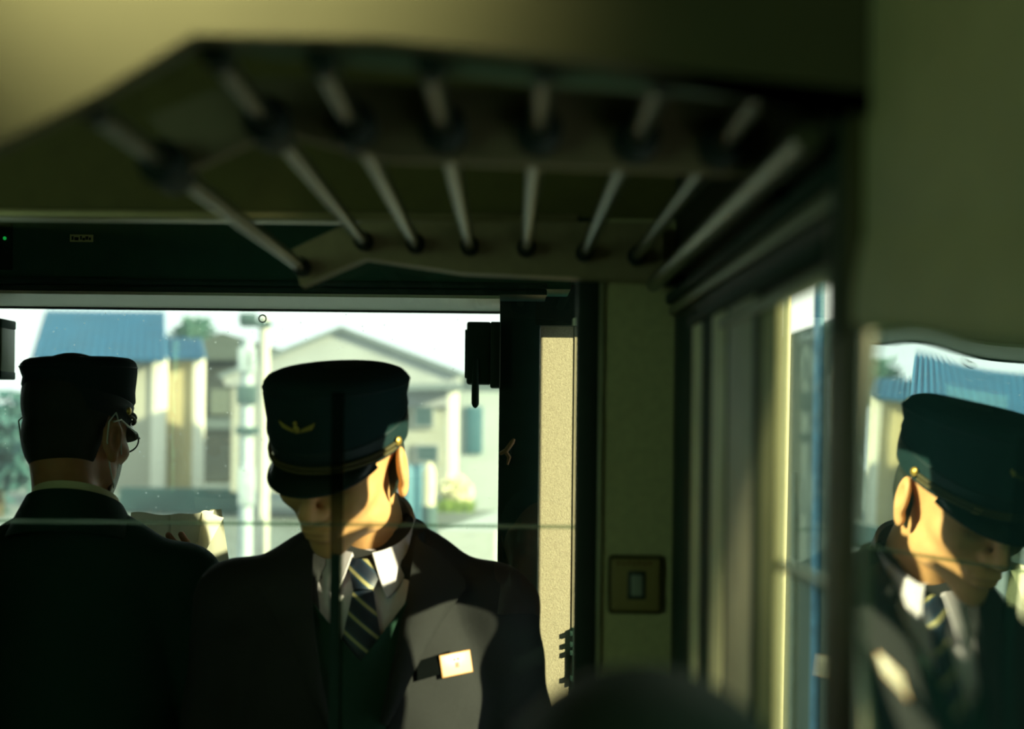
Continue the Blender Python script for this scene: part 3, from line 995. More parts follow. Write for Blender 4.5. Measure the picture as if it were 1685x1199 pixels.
def head_field(q):
    """face looks along -Y, X towards the person's own left, origin between the ears"""
    d = ell(q, (0, .012, .042), (.077, .098, .084))
    d = smin(d, ell(q, (0, -.030, .0), (.067, .062, .094)), .02)
    d = smin(d, ell(q, (0, -.032, -.058), (.056, .056, .050)), .02)
    d = smin(d, ell(q, (0, -.074, -.094), (.024, .020, .019)), .022)
    for s in (-1, 1):
        d = smin(d, ell(q, (s * .043, -.062, -.022), (.022, .024, .018)), .02)
        d = smin(d, ell(q, (s * .050, -.018, -.070), (.014, .026, .020)), .02)
    d = smin(d, cone(q, (-.038, -.079, .030), (.038, -.079, .030), .011, .011), .014)
    for s in (-1, 1):
        d = smax(d, -ell(q, (s * .032, -.099, .008), (.019, .018, .012)), .016)
    for s in (-1, 1):
        d = smin(d, ell(q, (s * .032, -.075, .008), (.0155, .0125, .0115)), .004)
    n = cone(q, (0, -.086, .018), (0, -.112, -.026), .0075, .0115)
    n = smin(n, ell(q, (0, -.110, -.031), (.011, .012, .010)), .008)
    for s in (-1, 1):
        n = smin(n, ell(q, (s * .0125, -.100, -.033), (.0085, .011, .0085)), .006)
    d = smin(d, n, .010)
    d = smin(d, ell(q, (0, -.088, -.062), (.028, .014, .014)), .014)
    lip = ell(q, (0, -.0985, -.0595), (.022, .0075, .0048))
    lip = smin(lip, ell(q, (0, -.0965, -.0700), (.019, .0080, .0056)), .001)
    d = smin(d, lip, .005)
    d = smax(d, -cone(q, (-.023, -.0955, -.0650), (.023, -.0955, -.0650), .0018, .0018) if False else d * 0 - 1, .002)
    for s in (-1, 1):
        # ear: tilted shell with a hollow and a lobe
        a = rad(20) * s
        e = q - np.array((s * .079, .008, -.018), np.float32)
        ex = e[..., 0] * math.cos(a) + e[..., 1] * math.sin(a)
        ey = -e[..., 0] * math.sin(a) + e[..., 1] * math.cos(a)
        E = np.stack([ex, ey, e[..., 2]], -1)
        ear = ell(E, (s * .004, .004, .004), (.0075, .0195, .031))
        ear = smin(ear, ell(E, (s * .001, -.004, -.026), (.006, .010, .010)), .008)
        ear = smax(ear, -ell(E, (s * .0125, .001, .004), (.009, .0115, .020)), .004)
        d = smin(d, ear, .005)
    return d


def hair_field(q):
    d = ell(q, (0, .013, .042), (.0795, .1010, .087))
    d = np.minimum(d, ell(q, (0, .028, -.01), (.0700, .073, .085)))
    x = np.abs(q[..., 0])
    # hairline: sideburns in front of the ear, nape behind
    front = -(q[..., 1] + .060 - np.clip((.030 - q[..., 2]) * 1.0, 0, .030))
    burn = np.maximum(front, -(q[..., 2] + .022))
    ear_line = np.where(q[..., 1] > -.012, np.where(q[..., 1] > .022, -.085, .030), -.022)
    low = ear_line - q[..., 2]
    return smax(smax(d, front, .006), low, .006)


def rotm(yaw, pitch, roll):
    return Matrix.Rotation(rad(yaw), 3, 'Z') @ Matrix.Rotation(rad(pitch), 3, 'X') @ Matrix.Rotation(rad(roll), 3, 'Y')


def apply(M, pts):
    A = np.array(M, np.float32)
    return (pts @ A[:3, :3].T) + (A[:3, 3] if A.shape[0] == 4 else 0)


def hand_field(p, w, d, pn, curl=0.6, side=1):
    """w wrist, d direction of the fingers, pn palm normal"""
    w, d, pn = Vector(w), Vector(d).normalized(), Vector(pn).normalized()
    sx = d.cross(pn).normalized() * side
    out = None
    base = [w + d * .082 + sx * (.030 - .020 * k) for k in range(4)]
    for k in range(4):
        c = cone(p, w + d * .012 + sx * (.014 - .009 * k), base[k], .0155, .0115)
        out = c if out is None else smin(out, c, .010)
    lens = [(.040, .024, .020), (.045, .028, .021), (.042, .026, .021), (.032, .020, .018)]
    for k in range(4):
        pt = base[k]
        a = 0.25
        for j in range(3):
            a += curl * (.55 + .1 * k)
            q = pt + (d * math.cos(a) + pn * math.sin(a)) * lens[k][j]
            c = cone(p, pt, q, .0088 - .0009 * j, .0080 - .0009 * j)
            out = smin(out, c, .003)
            pt = q
    t0 = w + d * .022 + sx * .020
    t1 = t0 + (d * .6 + sx * .75 + pn * .25) * .040
    t2 = t1 + (d * .85 + sx * .25 + pn * .45) * .032
    t3 = t2 + (d * .9 + pn * .45) * .024
    for a_, b_, r0, r1 in ((t0, t1, .0135, .0105), (t1, t2, .0100, .0090), (t2, t3, .0090, .0072)):
        out = smin(out, cone(p, a_, b_, r0, r1), .005)
    return out


def cap(root, M, name='cap', badge=True, seed=0, height=1.0, wide=1.0):
    """M: head-local to world"""
    rnd = random.Random(seed)
    N = 72

    def P(x, y, z):
        return M @ Vector((x, y, z))
    ph = [rnd.uniform(0, 6.28) for _ in range(6)]

    def ring(z, a, b, wob=0.0, yo=.004, tilt=0.0):
        out = []
        for k in range(N):
            t = 2 * math.pi * k / N
            w = 1 + wob * (math.sin(3 * t + ph[0]) + .7 * math.sin(5 * t + ph[1]) + .4 * math.sin(8 * t + ph[2]))
            y = -math.cos(t) * a * w
            out.append(P(math.sin(t) * b * w * wide, y + yo, z - tilt * y))
        return out
    h = height
    rows = [ring(.054, .1035, .0880, .001), ring(.064, .1080, .0925, .003, tilt=.02), ring(.078, .1055, .0910, .006, yo=.006, tilt=.06), ring(.090, .1075, .0930, .004, yo=.010, tilt=.12),
            ring(.101 * h, .1078, .0945, .003, yo=.013, tilt=.20), ring(.107 * h, .1075, .0942, .002, yo=.015, tilt=.25), ring(.1135 * h, .1052, .0920, .001, yo=.016, tilt=.27), ring(.1190 * h, .1000, .0868, .001, yo=.017, tilt=.27), ring(.1230 * h, .0900, .0780, 0, yo=.017, tilt=.27),
            ring(.126 * h, .060, .052, 0, yo=.017, tilt=.27), ring(.1265 * h, .020, .018, 0, yo=.017, tilt=.27)]
    mb = MB().grid(rows, closed=True)
    mb.bm.faces.new([v for v in mb.bm.verts][-N:])
    crown = mb.build(name, CAPM, root, angle=60)
    piping = MB().tube(ring(.107 * h, .1073, .0940, .002, yo=.015, tilt=.25) + ring(.107 * h, .1073, .0940, .002, yo=.015, tilt=.25)[:1], 0.0014, 6).build('piping', CAPB, crown)
    rows = [ring(.022, .0985, .0815), ring(.022, .1030, .0870), ring(.038, .1055, .0900, .001), ring(.055, .1065, .0912, .001), ring(.057, .1050, .0895, .001)]
    MB().grid(rows, closed=True).build('band', CAPB, crown)
    # peak
    rows = []
    for j in range(9):
        v = j / 8
        r = []
        for i in range(37):
            u = -1 + 2 * i / 36
            t = u * rad(62)
            reach = .036 * (1 - abs(u) ** 1.9) * v
            x = math.sin(t) * (.0860 + reach * .55)
            y = -math.cos(t) * .1035 - reach * .86 + .004
            z = .026 - reach * .45 - .010 * (u * u) * v + .004 * (1 - u * u) * math.sin(v * 3.14)
            r.append(P(x, y, z))
        rows.append(r)
    MB().grid(rows, 0.0028).build('peak', PEAK, crown)
    rim = rows[-1]
    MB().tube(rim, 0.0021, 8).build('peak_edge', CAPB, crown)
    # chin strap cords and side buttons
    for dz, nm in ((.0, 'chin_strap'), (.0062, 'chin_strap')):
        pts = []
        for i in range(41):
            t = rad(-80 + 160 * i / 40)
            pts.append(P(math.sin(t) * .0925, -math.cos(t) * .1085 + .004, .031 + dz))
        MB().tube(pts, 0.0027, 8).build(nm, GOLDT, crown)
    for s in (-1, 1):
        t = rad(84 * s)
        c = P(math.sin(t) * .0935, -math.cos(t) * .109 + .004, .037)
        n = (M.to_3x3() @ Vector((math.sin(t), -math.cos(t), 0))).normalized()
        MB().ball(c, (.0068, .0068, .0035), 14, M=n.to_track_quat('Z', 'Y').to_matrix()).build('side_button', GOLD, crown)
    if badge:
        # winged badge: a small roundel between two leaf-like wings
        bd = MB()

        def BP(x, z, o=0.0):
            t = math.asin(max(-1, min(1, x / .093)))
            return P(x, -math.cos(t) * .1075 + .0065 - o, z)
        bd.ball(BP(0, .092), (.0055, .0030, .0060), 12, M=M.to_3x3())
        bd.ball(BP(0, .1005), (.0032, .0022, .0034), 10, M=M.to_3x3())
        for s in (-1, 1):
            for k in range(4):
                x0 = s * (.006 + .0045 * k)
                z0 = .088 + .0012 * k
                a0 = BP(x0, z0)
                a1 = BP(x0 + s * .0065, z0 + .0065 + .0010 * k)
                bd.tube([a0, (a0 + a1) / 2 + Vector((0, 0, .0005)), a1], [.0012, .0021, .0008], 8)
        bd.build('badge', mat('badge_gold', (0.34, 0.27, 0.05), 0.5, 0.5), crown)
    return crown


def person(loc, yaw, head_c, head_rot, label, arms, hands, skin, res=0.0026, hs=1.0):
    loc = Vector(loc)
    B = Matrix.Translation(loc) @ Matrix.Rotation(rad(yaw), 4, 'Z')
    R = rotm(*head_rot)
    HM = Matrix.Translation(head_c) @ R.to_4x4() @ Matrix.Scale(hs, 4)
    Ri = np.array(R, np.float32)
    hc = np.array(head_c, np.float32)
    root = thing('person', loc, label, 'person')
    nb = np.array(HM @ Vector((0, .030, -.045)), np.float32)

    def tl(p):
        return (p - hc) @ Ri / hs      # to head local

    def fhead(p):
        q = tl(p)
        d = head_field(q) * hs
        neck = chain(p, [nb, (nb[0] * .4, .03 + nb[1] * .25, 1.40), (0, .018, 1.31)], [.053, .051, .044], .02)
        d = smin(d, neck, .02)
        d = smin(d, cone(p, (-.07, .02, 1.27), (.07, .02, 1.27), .036, .036), .02)
        return d
    lo = hc + np.array((-.15, -.17, -.27), np.float32)
    hi = hc + np.array((.15, .17, .16), np.float32)
    lo[2] = 1.30
    parts = [snet(fhead, lo, hi, res)]

    def fbody(p):
        d = ell(p, (0, .02, 1.08), (.135, .075, .22))
        d = smin(d, ell(p, (0, 0, .90), (.135, .09, .16)), .05)
        d = smin(d, cone(p, (-.15, .025, 1.265), (.15, .025, 1.265), .038, .038), .05)
        for s, A in ((-1, arms[0]), (1, arms[1])):
            d = smin(d, chain(p, A, [.045, .040, .029], .02), .03)
            d = smin(d, chain(p, [(s * .09, 0, .88), (s * .10, -.01, .48), (s * .10, .01, .09)], [.085, .056, .040], .03), .03)
            d = smin(d, cone(p, (s * .10, .02, .05), (s * .12, -.14, .035), .038, .03), .03)
        return d
    parts.append(snet(fbody, (-.42, -.42, .0), (.42, .25, 1.40), .012))
    for A, (dv, pn, sd_) in zip(arms, hands):
        w = Vector(A[2])
        parts.append(snet(lambda p: hand_field(p, w, dv, pn, .55, sd_), np.array(w) - .17, np.array(w) + .17, .0032))
    parts = [(apply(B, v), q) for v, q in parts]
    me = mesh_np('body', parts)
    link('body', me, skin, root, angle=180)
    # hair
    v, q = snet(lambda p: hair_field(tl(p)), hc - .16, hc + .16, .003)
    link('hair', mesh_np('hair', [(apply(B, v), q)]), HAIR, root, angle=180)
    return root, B, B @ HM


def torso(p, arms, o=0.0, k=.05):
    d = ell(p, (0, .005, 1.13), (.185, .118, .24))
    d = smin(d, ell(p, (0, .0, .90), (.178, .120, .22)), .06)
    d = smin(d, cone(p, (-.150, .02, 1.285), (.150, .02, 1.285), .058, .058), .06)
    for s in (-1, 1):
        d = smin(d, cone(p, (s * .035, .035, 1.375), (s * .150, .02, 1.290), .046, .052), .03)
    d = smin(d, cone(p, (-.07, .035, 1.29), (.07, .035, 1.29), .072, .072), .04)
    return d - o


def cloth_wobble(p, amp):
    return amp * (np.sin(p[..., 2] * 38 + p[..., 0] * 22) * np.sin(p[..., 0] * 17 + p[..., 1] * 31 + 1) + .6 * np.sin(p[..., 2] * 71 - p[..., 0] * 45))


def jacket(root, B, arms, m, open_v=True, vbot=1.12, name='jacket'):
    def f(p):
        d = torso(p, arms)
        for s, A in ((-1, arms[0]), (1, arms[1])):
            A0 = Vector(A[0])
            a = chain(p, A, [.064, .055, .042], .03)
            a = smin(a, ell(p, (A0.x, A0.y, A0.z + .004), (.062, .066, .060)), .02)
            d = smin(d, a, .022)
        d = d + cloth_wobble(p, .0022)
        # hem
        d = smax(d, .74 - p[..., 2], .01)
        # neck opening
        d = smax(d, -cone(p, (0, .022, 1.425), (0, -.005, 1.62), .058, .085), .006)
        if open_v:
            w = .085 * (p[..., 2] - vbot) / (1.40 - vbot)
            wedge = np.maximum(np.abs(p[..., 0] - .004) - w, p[..., 1] + .045)
            d = smax(d, -wedge, .004)
        return d
    v, q = snet(f, (-.44, -.46, .72), (.44, .26, 1.46), .0062)
    me = mesh_np(name, [(apply(B, v), q)])
    o = link(name, me, m, root, angle=180)
    bv = BVHTree.FromPolygons([Vector(x) for x in v.tolist()], q.tolist())
    # trousers and shoes
    def ft(p):
        d = ell(p, (0, 0, .86), (.160, .112, .15))
        for s in (-1, 1):
            d = smin(d, chain(p, [(s * .085, 0, .84), (s * .10, -.01, .48), (s * .10, .01, .09)], [.098, .075, .062], .03), .03)
        return smax(d, .07 - p[..., 2], .005)
    v, q = snet(ft, (-.24, -.18, .05), (.24, .18, 1.02), .010)
    link('trousers', mesh_np('trousers', [(apply(B, v), q)]), TROU, root, angle=180)
    for s in (-1, 1):
        def fs(p):
            d = cone(p, (s * .10, .035, .045), (s * .118, -.155, .034), .048, .040)
            d = smin(d, cone(p, (s * .10, .02, .05), (s * .10, .015, .12), .046, .044), .02)
            return smax(d, .002 - p[..., 2], .004)
        v, q = snet(fs, (s * .11 - .08, -.23, -.01), (s * .11 + .08, .12, .16), .006)
        link('shoe', mesh_np('shoe', [(apply(B, v), q)]), SHOE, root, angle=180)
    return o, bv


def front(bv, x, z, off=.003, back=False):
    """point on the front of a garment at (x, z), lifted by off"""
    if back:
        h = bv.ray_cast(Vector((x, 1, z)), Vector((0, -1, 0)))
    else:
        h = bv.ray_cast(Vector((x, -1, z)), Vector((0, 1, 0)))
    if h[0] is None:
        return Vector((x, -.10 - off, z))
    return Vector((x, h[0].y + (off if back else -off), z))


def conform(root, B, bv, left, right, name, m, off=.004, thick=.003, nu=8, parent=None, bulge=0.0, smooth_y=0):
    """strip between two polylines (x, z) laid on a garment; bulge lifts its middle"""
    rows = []
    for (a, b) in zip(left, right):
        r = []
        for i in range(nu + 1):
            u = i / nu
            x = a[0] + (b[0] - a[0]) * u
            z = a[1] + (b[1] - a[1]) * u
            r.append(front(bv, x, z, off + bulge * math.sin(u * math.pi)))
        rows.append(r)
    for _ in range(smooth_y):
        ys = [[v.y for v in r] for r in rows]
        for i, r in enumerate(rows):
            for j, v in enumerate(r):
                nb_ = [ys[k][l] for k in (i - 1, i, i + 1) for l in (j - 1, j, j + 1) if 0 <= k < len(rows) and 0 <= l < len(r)]
                v.y = min(ys[i][j], sum(nb_) / len(nb_))
    rows = [[B @ v for v in r] for r in rows]
    return MB().grid(rows, thick).build(name, m, parent or root, angle=50)


def lerp_poly(pts, n):
    L = [0]
    for a, b in zip(pts, pts[1:]):
        L.append(L[-1] + math.dist(a, b))
    out = []
    for i in range(n):
        s = L[-1] * i / (n - 1)
        k = max(j for j in range(len(pts) - 1) if L[j] <= s + 1e-9)
        u = (s - L[k]) / max(1e-9, L[k + 1] - L[k])
        out.append(tuple(a + (b - a) * u for a, b in zip(pts[k], pts[k + 1])))
    return out


def collar(root, B, a0, a1, rt, rb, zt_f, zt_b, fall, tip, m, name, thick=.0022, cy=.02, ey=1.08, parent=None, n=28):
    """turned-down collar from angle a0 (0 = front, positive = person's left) to a1"""
    rows = [[], [], [], []]
    for i in range(n + 1):
        t = rad(a0 + (a1 - a0) * i / n)
        fr_ = max(0, math.cos(t))
        z = zt_b + (zt_f - zt_b) * (.5 + .5 * math.cos(t))
        near = max(0, 1 - abs(math.degrees(t)) / 48)
        sg = (1 if a1 > a0 else -1) * near * rad(16) * (1 if tip else 0)
        fl = fall + tip * near
        rr = rb + .010 * near
        for row, (rad_, zz, k) in zip(rows, ((rt - .003, z - .006, 0), (rt + .001, z, 0), (rt * .45 + rr * .55, z - fl * .5, .5), (rr, z - fl, 1))):
            row.append(B @ Vector((math.sin(t + sg * k) * rad_, cy - math.cos(t + sg * k) * rad_ * ey, zz)))
    return MB().grid(rows, thick).build(name, m, parent or root, angle=60)


# ---- crew member facing the camera, head bowed
p2 = Vector((-.207, 2.15, 0))
arms2 = ([(-.190, .015, 1.275), (-.232, .03, 1.00), (-.225, -.06, .76)], [(.190, .015, 1.275), (.236, .03, 1.00), (.228, -.06, .76)])
hands2 = (((0.05, -.15, -1), (1, 0, 0), -1), ((-.05, -.15, -1), (-1, 0, 0), 1))
hc2 = (-.027, -.070, 1.499)
crew2, B2, H2 = person(p2, 0, hc2, (-24, 26, 4), 'person in dark uniform with name tag and black cap, head bowed, facing the camera', arms2, hands2, SKIN, res=0.0022, hs=1.045)
cap(crew2, H2, seed=3)
jk2, bv2 = jacket(crew2, B2, arms2, NAVY, True, .95)


def shirt_f(p):
    d = torso(p, arms2, -.012)
    d = smin(d, chain(p, [(0, .03, 1.34), (0, .02, 1.40)], [.058, .052], .01), .02)
    return smax(smax(d, 1.00 - p[..., 2], .005), -cone(p, (0, .03, 1.36), (0, .01, 1.60), .056, .08), .004)


v, q = snet(shirt_f, (-.24, -.16, .98), (.24, .18, 1.44), .006)
link('shirt', mesh_np('shirt', [(apply(B2, v), q)]), SHIRT, crew2, angle=180)
bvs = BVHTree.FromPolygons([Vector(x) for x in v.tolist()], q.tolist())


def px2(px, py, d=2.03):
    """pixel to person-local (x, z) on the chest"""
    w_ = W(px, py, d)
    return (w_.x - p2.x, w_.z)


# vest
vl = lerp_poly([(-.075, 1.25), (-.075, 1.02)], 10)
vr = lerp_poly([(.012, 1.15), (.06, 1.02)], 10)
vt = lerp_poly([(-.072, 1.300), (.004, 1.215), (.068, 1.300)], 24)
conform(crew2, B2, bvs, vt, [(x * .32 + .002, 1.02) for x, z in vt], 'vest', VESTM, .012, .003, nu=12, smooth_y=3)
# tie
tm = bpy.data.materials.new('striped_tie')
tm.use_nodes = True
nt = tm.node_tree
pb_ = nt.nodes['Principled BSDF']
pb_.inputs['Roughness'].default_value = 0.5
tcn = nt.nodes.new('ShaderNodeTexCoord')
mp = nt.nodes.new('ShaderNodeMapping')
mp.inputs['Rotation'].default_value = (0, rad(-38), 0)
mp.inputs['Location'].default_value = (0, 0, .2)
wv = nt.nodes.new('ShaderNodeTexWave')
wv.wave_type = 'BANDS'
wv.bands_direction = 'Z'
wv.inputs['Scale'].default_value = 13.5
rp_ = nt.nodes.new('ShaderNodeValToRGB')
rp_.color_ramp.interpolation = 'CONSTANT'
rp_.color_ramp.elements[0].color = (0.006, 0.014, 0.030, 1)
rp_.color_ramp.elements[1].position = 0.91
rp_.color_ramp.elements[1].color = (0.34, 0.31, 0.14, 1)
e_ = rp_.color_ramp.elements.new(0.55)
e_.color = (0.010, 0.030, 0.055, 1)
nt.links.new(tcn.outputs['Object'], mp.inputs[0])
nt.links.new(mp.outputs[0], wv.inputs[0])
nt.links.new(wv.outputs['Fac'], rp_.inputs[0])
nt.links.new(rp_.outputs[0], pb_.inputs['Base Color'])
kn = lerp_poly([(-.014, 1.352), (-.020, 1.342), (-.010, 1.312)], 7)
kr = lerp_poly([(.024, 1.352), (.030, 1.342), (.016, 1.312)], 7)
tie = conform(crew2, B2, bvs, kn, kr, 'necktie', tm, .010, .003, parent=None, bulge=.006)
tl_ = lerp_poly([(-.010, 1.312), (-.022, 1.25), (-.030, 1.195)], 16)
tr_ = lerp_poly([(.016, 1.312), (.030, 1.25), (.036, 1.195)], 16)
conform(crew2, B2, bvs, tl_, tr_, 'tie_blade', tm, .006, .002, parent=tie, bulge=.004)
# shirt collar
collar(crew2, B2, 12, 180, .068, .083, 1.362, 1.450, .044, .026, SHIRT, 'shirt_collar', cy=.018)
collar(crew2, B2, -12, -180, .068, .083, 1.362, 1.450, .044, .026, SHIRT, 'shirt_collar', cy=.018)
# jacket collar and lapels
collar(crew2, B2, 62, 298, .086, .110, 1.378, 1.410, .050, 0, NAVY, 'jacket_collar', .004, cy=.022)
for s in (1, -1):
    inner = lerp_poly([(s * .074, 1.385), (s * .068, 1.297), (s * .056, 1.226), (s * .041, 1.155), (s * .036, 1.130)], 22)
    outer = lerp_poly([(s * .108, 1.360), (s * .152, 1.318), (s * .132, 1.290), (s * .112, 1.262), (s * .078, 1.200), (s * .041, 1.132)], 22)
    conform(crew2, B2, bv2, inner, outer, 'lapel', NAVY, .012, .006, nu=10, smooth_y=2, bulge=.003)
# buttons
for x_, z in ((.034, 1.134), (.022, 1.02)):
    c = B2 @ front(bv2, x_, z, .014)
    MB().ball(c, (.0085, .0045, .0085), 16).build('button', GOLD, crew2)
# breast pocket welt and name tag
a = px2(683, 1112)
b = px2(737, 1098)
L = lerp_poly([(a[0], a[1] + .016), (b[0], b[1] + .016)], 8)
Rr = lerp_poly([(a[0] + .002, a[1] - .010), (b[0], b[1] - .012)], 8)
conform(crew2, B2, bv2, L, Rr, 'breast_pocket', mat('pocket_black', (0.003, 0.004, 0.004), 1.0, spec=0.0), .004, .002, nu=4)
c0 = px2(748.5, 1100.5)
fp = B2 @ front(bv2, c0[0], c0[1], .006)
nrm = (front(bv2, c0[0] + .03, c0[1]) - front(bv2, c0[0] - .03, c0[1]))
zx = (front(bv2, c0[0], c0[1] + .03) - front(bv2, c0[0], c0[1] - .03))
ux, uz = nrm.normalized(), zx.normalized()
ang = rad(5)
ux2 = (ux * math.cos(ang) + uz * math.sin(ang)).normalized()
uy2 = uz.cross(ux2).normalized()
uz2 = ux2.cross(uy2).normalized()
TR = Matrix((ux2, uy2, uz2)).transposed()
tagM = TR
tb = MB()
tb.box(fp - Vector((.0250, .0016, .0150)), fp + Vector((.0250, .0016, .0150)), .0014, rot=tagM, seg=2)
nt_ = tb.build('name_tag', mat('tag_cream', (0.46, 0.42, 0.32), 0.4, var=0.03), crew2)
tb = MB()
tb.box(fp - Vector((.0262, .0010, .0160)), fp + Vector((.0262, .0010, .0160)), .0009, rot=tagM)
tb.build('tag_rim', mat('tag_orange', (0.62, 0.30, 0.08), 0.5), nt_)
tb = MB()
nrm_ = tagM @ Vector((0, -1, 0))
def mark(x, z, w_, h_):
    c = fp + tagM @ Vector((x, -.0019, z))
    tb.box(c - Vector((w_, .0004, h_)), c + Vector((w_, .0004, h_)), 0, rot=tagM)
for x in (-.003, .003):
    mark(x, .0058, .0018, .0006)
    mark(x, .0078, .0014, .0005)
    mark(x + .0004, .0068, .0005, .0016)
mark(.0006, .0010, .0028, .0006)
mark(.0006, -.0042, .0030, .0006)
mark(.0006, -.0016, .0022, .0005)
mark(-.0012, -.0016, .0006, .0028)
mark(.0024, -.0018, .0006, .0026)
tb.build('tag_print', mat('tag_print_brown', (0.20, 0.08, 0.03), 0.6), nt_)

# ---- crew member seen from behind, reading papers
p1 = Vector((-.712, 2.43, 0))
arms1 = ([(-.178, .015, 1.275), (-.235, -.02, 1.02), (-.150, -.255, 1.175)], [(.178, .015, 1.275), (.235, -.02, 1.02), (.150, -.255, 1.175)])
hands1 = (((.35, -.35, .85), (.25, .7, .5), 1), ((-.35, -.35, .85), (-.25, .7, .5), -1))
hc1 = (.019, -.035, 1.530)
crew1, B1, H1 = person(p1, 180, hc1, (-17, 13, 0), 'person in black uniform and cap seen from behind, wearing a face mask, reading papers', arms1, hands1, SKIN2)
cap(crew1, H1, seed=8, wide=.95)
jk1, bv1 = jacket(crew1, B1, arms1, NAVYD, False)
collar(crew1, B1, 40, 320, .068, .078, 1.39, 1.452, .030, 0, mat('shirt_gold_lit', (0.75, 0.68, 0.42), 0.8, var=.05), 'shirt_collar', cy=.022)  # white collar with golden sunlight put into its colour
collar(crew1, B1, 50, 310, .077, .110, 1.38, 1.440, .065, 0, NAVYD, 'jacket_collar', .004, cy=.026)
# face mask with ear loops, glasses


def HP(x, y, z):
    return H1 @ Vector((x, y, z))


MASK = mat('mask_white', (0.78, 0.80, 0.76), 0.8, var=.04)
rows = []
for j in range(9):
    v = j / 8
    r = []
    for i in range(17):
        u = -1 + 2 * i / 16
        t = u * rad(66)
        bul = .012 * math.sin(v * math.pi) * math.cos(t)
        r.append(HP(math.sin(t) * (.070 - .012 * v), -.010 - math.cos(t) * (.098 + bul - .012 * v), -.018 - .085 * v))
    rows.append(r)
mk_ = MB().grid(rows, .0016).build('face_mask', MASK, crew1)
for s in (-1, 1):
    pts = [HP(s * .066, -.045, -.030), HP(s * .078, -.010, .012), HP(s * .085, .018, .028), HP(s * .087, .038, .008), HP(s * .083, .030, -.022), HP(s * .072, -.004, -.055), HP(s * .060, -.045, -.088)]
    MB().tube(pts, .0013, 6).build('ear_loop', MASK, mk_)
GF = mat('glasses_frame', (0.02, 0.03, 0.03), 0.3)
gl_ = MB()
for s in (-1, 1):
    ring = [HP(s * .033 + .024 * math.cos(a * math.pi / 10), -.113 + .006 * abs(math.cos(a * math.pi / 10)), .006 + .018 * math.sin(a * math.pi / 10)) for a in range(21)]
    gl_.tube(ring, .0015, 6)
gl_.tube([HP(-.010, -.113, .010), HP(0, -.117, .012), HP(.010, -.113, .010)], .0014, 6)
gg = gl_.build('eyeglasses', GF, crew1)
for s in (-1, 1):
    MB().tube([HP(s * .058, -.108, .012), HP(s * .076, -.06, .014), HP(s * .085, .0, .020), HP(s * .0855, .022, .012)], .0016, 6).build('temple_arm', mat('temple_pale', (0.6, 0.58, 0.45), 0.3, .5), gg)
for s in (-1, 1):
    lens = [HP(s * .033 + .0235 * math.cos(a * math.pi / 10), -.1125 + .006 * abs(math.cos(a * math.pi / 10)), .006 + .0175 * math.sin(a * math.pi / 10)) for a in range(20)]
    mb = MB()
    mb.bm.faces.new([mb.bm.verts.new(v) for v in lens])
    mb.build('lens', MATS['clear_glass'], gg)

# papers in his hands: an open leaflet with a fanned page
c = W(290, 880, 2.74)
pp = thing('papers', W(250, 935, 2.72), 'open white papers held by the crew member facing the windshield', 'papers')


def paper_mat(name, col, tr):
    m = mat(name, col, 0.8, var=.05)
    nt_ = m.node_tree
    t_ = nt_.nodes.new('ShaderNodeBsdfTranslucent')
    t_.inputs[0].default_value = (*col, 1)
    x_ = nt_.nodes.new('ShaderNodeMixShader')
    x_.inputs[0].default_value = tr
    nt_.links.new(nt_.nodes['Principled BSDF'].outputs[0], x_.inputs[1])
    nt_.links.new(t_.outputs[0], x_.inputs[2])
    nt_.links.new(x_.outputs[0], nt_.nodes['Material Output'].inputs[0])
    return m


PAP = paper_mat('paper_shaded', (0.62, 0.63, 0.52), .5)  # white pages in shade, the dimness put into the colour
PAP2 = paper_mat('paper_lit', (0.92, 0.90, 0.78), .6)  # sunlit pages of the same paper, light put into the paler colour


def sheet(corners, m, name, sag=.004):
    a, b, c_, d = [W(*k) for k in corners]
    rows = []
    for j in range(9):
        v = j / 8
        r = []
        for i in range(11):
            u = i / 10
            p_ = a.lerp(b, u).lerp(d.lerp(c_, u), v)
            p_ = p_ + Vector((0, -sag * math.sin(u * math.pi), .5 * sag * math.sin(u * 6)))
            r.append(p_)
        rows.append(r)
    MB().grid(rows, .0008).build(name, m, pp, angle=60)


sheet([(216, 843, 2.75), (280, 846, 2.74), (284, 940, 2.68), (205, 940, 2.70)], PAP, 'page')
sheet([(278, 848, 2.742), (332, 842, 2.75), (330, 940, 2.69), (283, 940, 2.682)], PAP, 'page')
sheet([(334, 840, 2.75), (368, 851, 2.77), (338, 906, 2.72), (324, 900, 2.70)], PAP2, 'fanned_page', .002)
sheet([(331, 842, 2.76), (352, 838, 2.785), (334, 900, 2.735), (322, 900, 2.71)], PAP2, 'fanned_page', .003)
sheet([(345, 839, 2.79), (364, 837, 2.80), (378, 930, 2.74), (338, 930, 2.73)], PAP, 'page', .002)

# ---- passenger's dark head close in front of the camera
p3 = Vector((.066, .70, -.0))
p3o = (p3.x, p3.y, 0)
arms3 = ([(-.135, .015, 1.15), (-.145, .03, .92), (-.13, -.09, .72)], [(.135, .015, 1.15), (.145, .03, .92), (.13, -.09, .72)])
pr = thing('person', p3o, 'person with black hair close to the camera, only top of head showing', 'person')
B3 = Matrix.Translation(p3o) @ Matrix.Rotation(rad(125), 4, 'Z')
hz3 = CAM_Z - .114 - .129
hc3 = np.array((0, .0, hz3), np.float32)


R3 = np.array(Matrix.Rotation(rad(50), 3, 'Z'), np.float32)


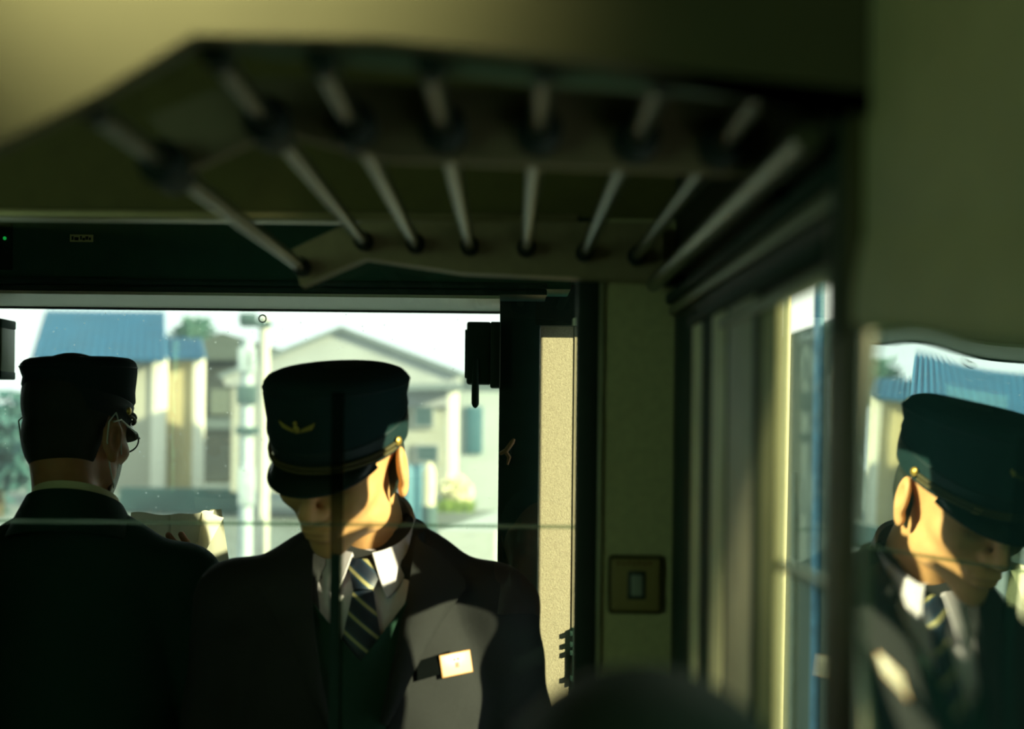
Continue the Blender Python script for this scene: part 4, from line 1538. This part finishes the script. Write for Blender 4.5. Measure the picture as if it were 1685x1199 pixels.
def fb3(p):
    q = (p - hc3) @ R3
    d = head_field(q)
    d = smin(d, cone(p, (0, .03, hz3 - .05), (0, .04, hz3 - .20), .050, .06), .02)
    return d


b3 = [snet(fb3, hc3 - np.array((.12, .15, .22), np.float32), hc3 + np.array((.12, .14, .15), np.float32), .004)]


def fbod3(p):
    d = ell(p, (0, 0, .98), (.14, .09, .22))
    d = smin(d, ell(p, (0, 0, .78), (.135, .095, .15)), .05)
    d = smin(d, cone(p, (-.12, .02, 1.13), (.12, .02, 1.13), .045, .045), .05)
    for s, A in ((-1, arms3[0]), (1, arms3[1])):
        d = smin(d, chain(p, A, [.040, .036, .026], .02), .03)
        d = smin(d, chain(p, [(s * .08, 0, .76), (s * .085, -.01, .42), (s * .085, .01, .08)], [.075, .05, .036], .03), .03)
        d = smin(d, cone(p, (s * .085, .02, .045), (s * .09, -.12, .032), .034, .027), .03)
    return d


b3.append(snet(fbod3, (-.32, -.25, 0), (.32, .2, 1.2), .012))
for A, sd_ in zip(arms3, (-1, 1)):
    w_ = Vector(A[2])
    b3.append(snet(lambda p: hand_field(p, w_, (0, -.2, -1), (-sd_, 0, 0), .5, sd_), np.array(w_) - .16, np.array(w_) + .16, .004))
link('body', mesh_np('body', [(apply(B3, v), q) for v, q in b3]), SKIN2, pr, angle=180)
v, q = snet(lambda p: hair_field((p - hc3) @ R3), hc3 - .16, hc3 + .16, .004)
link('hair', mesh_np('hair', [(apply(B3, v), q)]), HAIR, pr, angle=180)


def fc3(p):
    d = ell(p, (0, 0, .98), (.155, .105, .23))
    d = smin(d, ell(p, (0, 0, .72), (.155, .112, .25)), .05)
    d = smin(d, cone(p, (-.10, .02, 1.13), (.10, .02, 1.13), .052, .056), .05)
    for A in arms3:
        d = smin(d, chain(p, A, [.052, .046, .038], .02), .03)
    d = smax(d, .48 - p[..., 2], .01)
    return smax(d, -cone(p, (0, .03, 1.18), (0, .03, 1.4), .06, .09), .01)


v, q = snet(fc3, (-.30, -.25, .46), (.30, .2, 1.24), .008)
link('coat', mesh_np('coat', [(apply(B3, v), q)]), NAVYD, pr, angle=180)
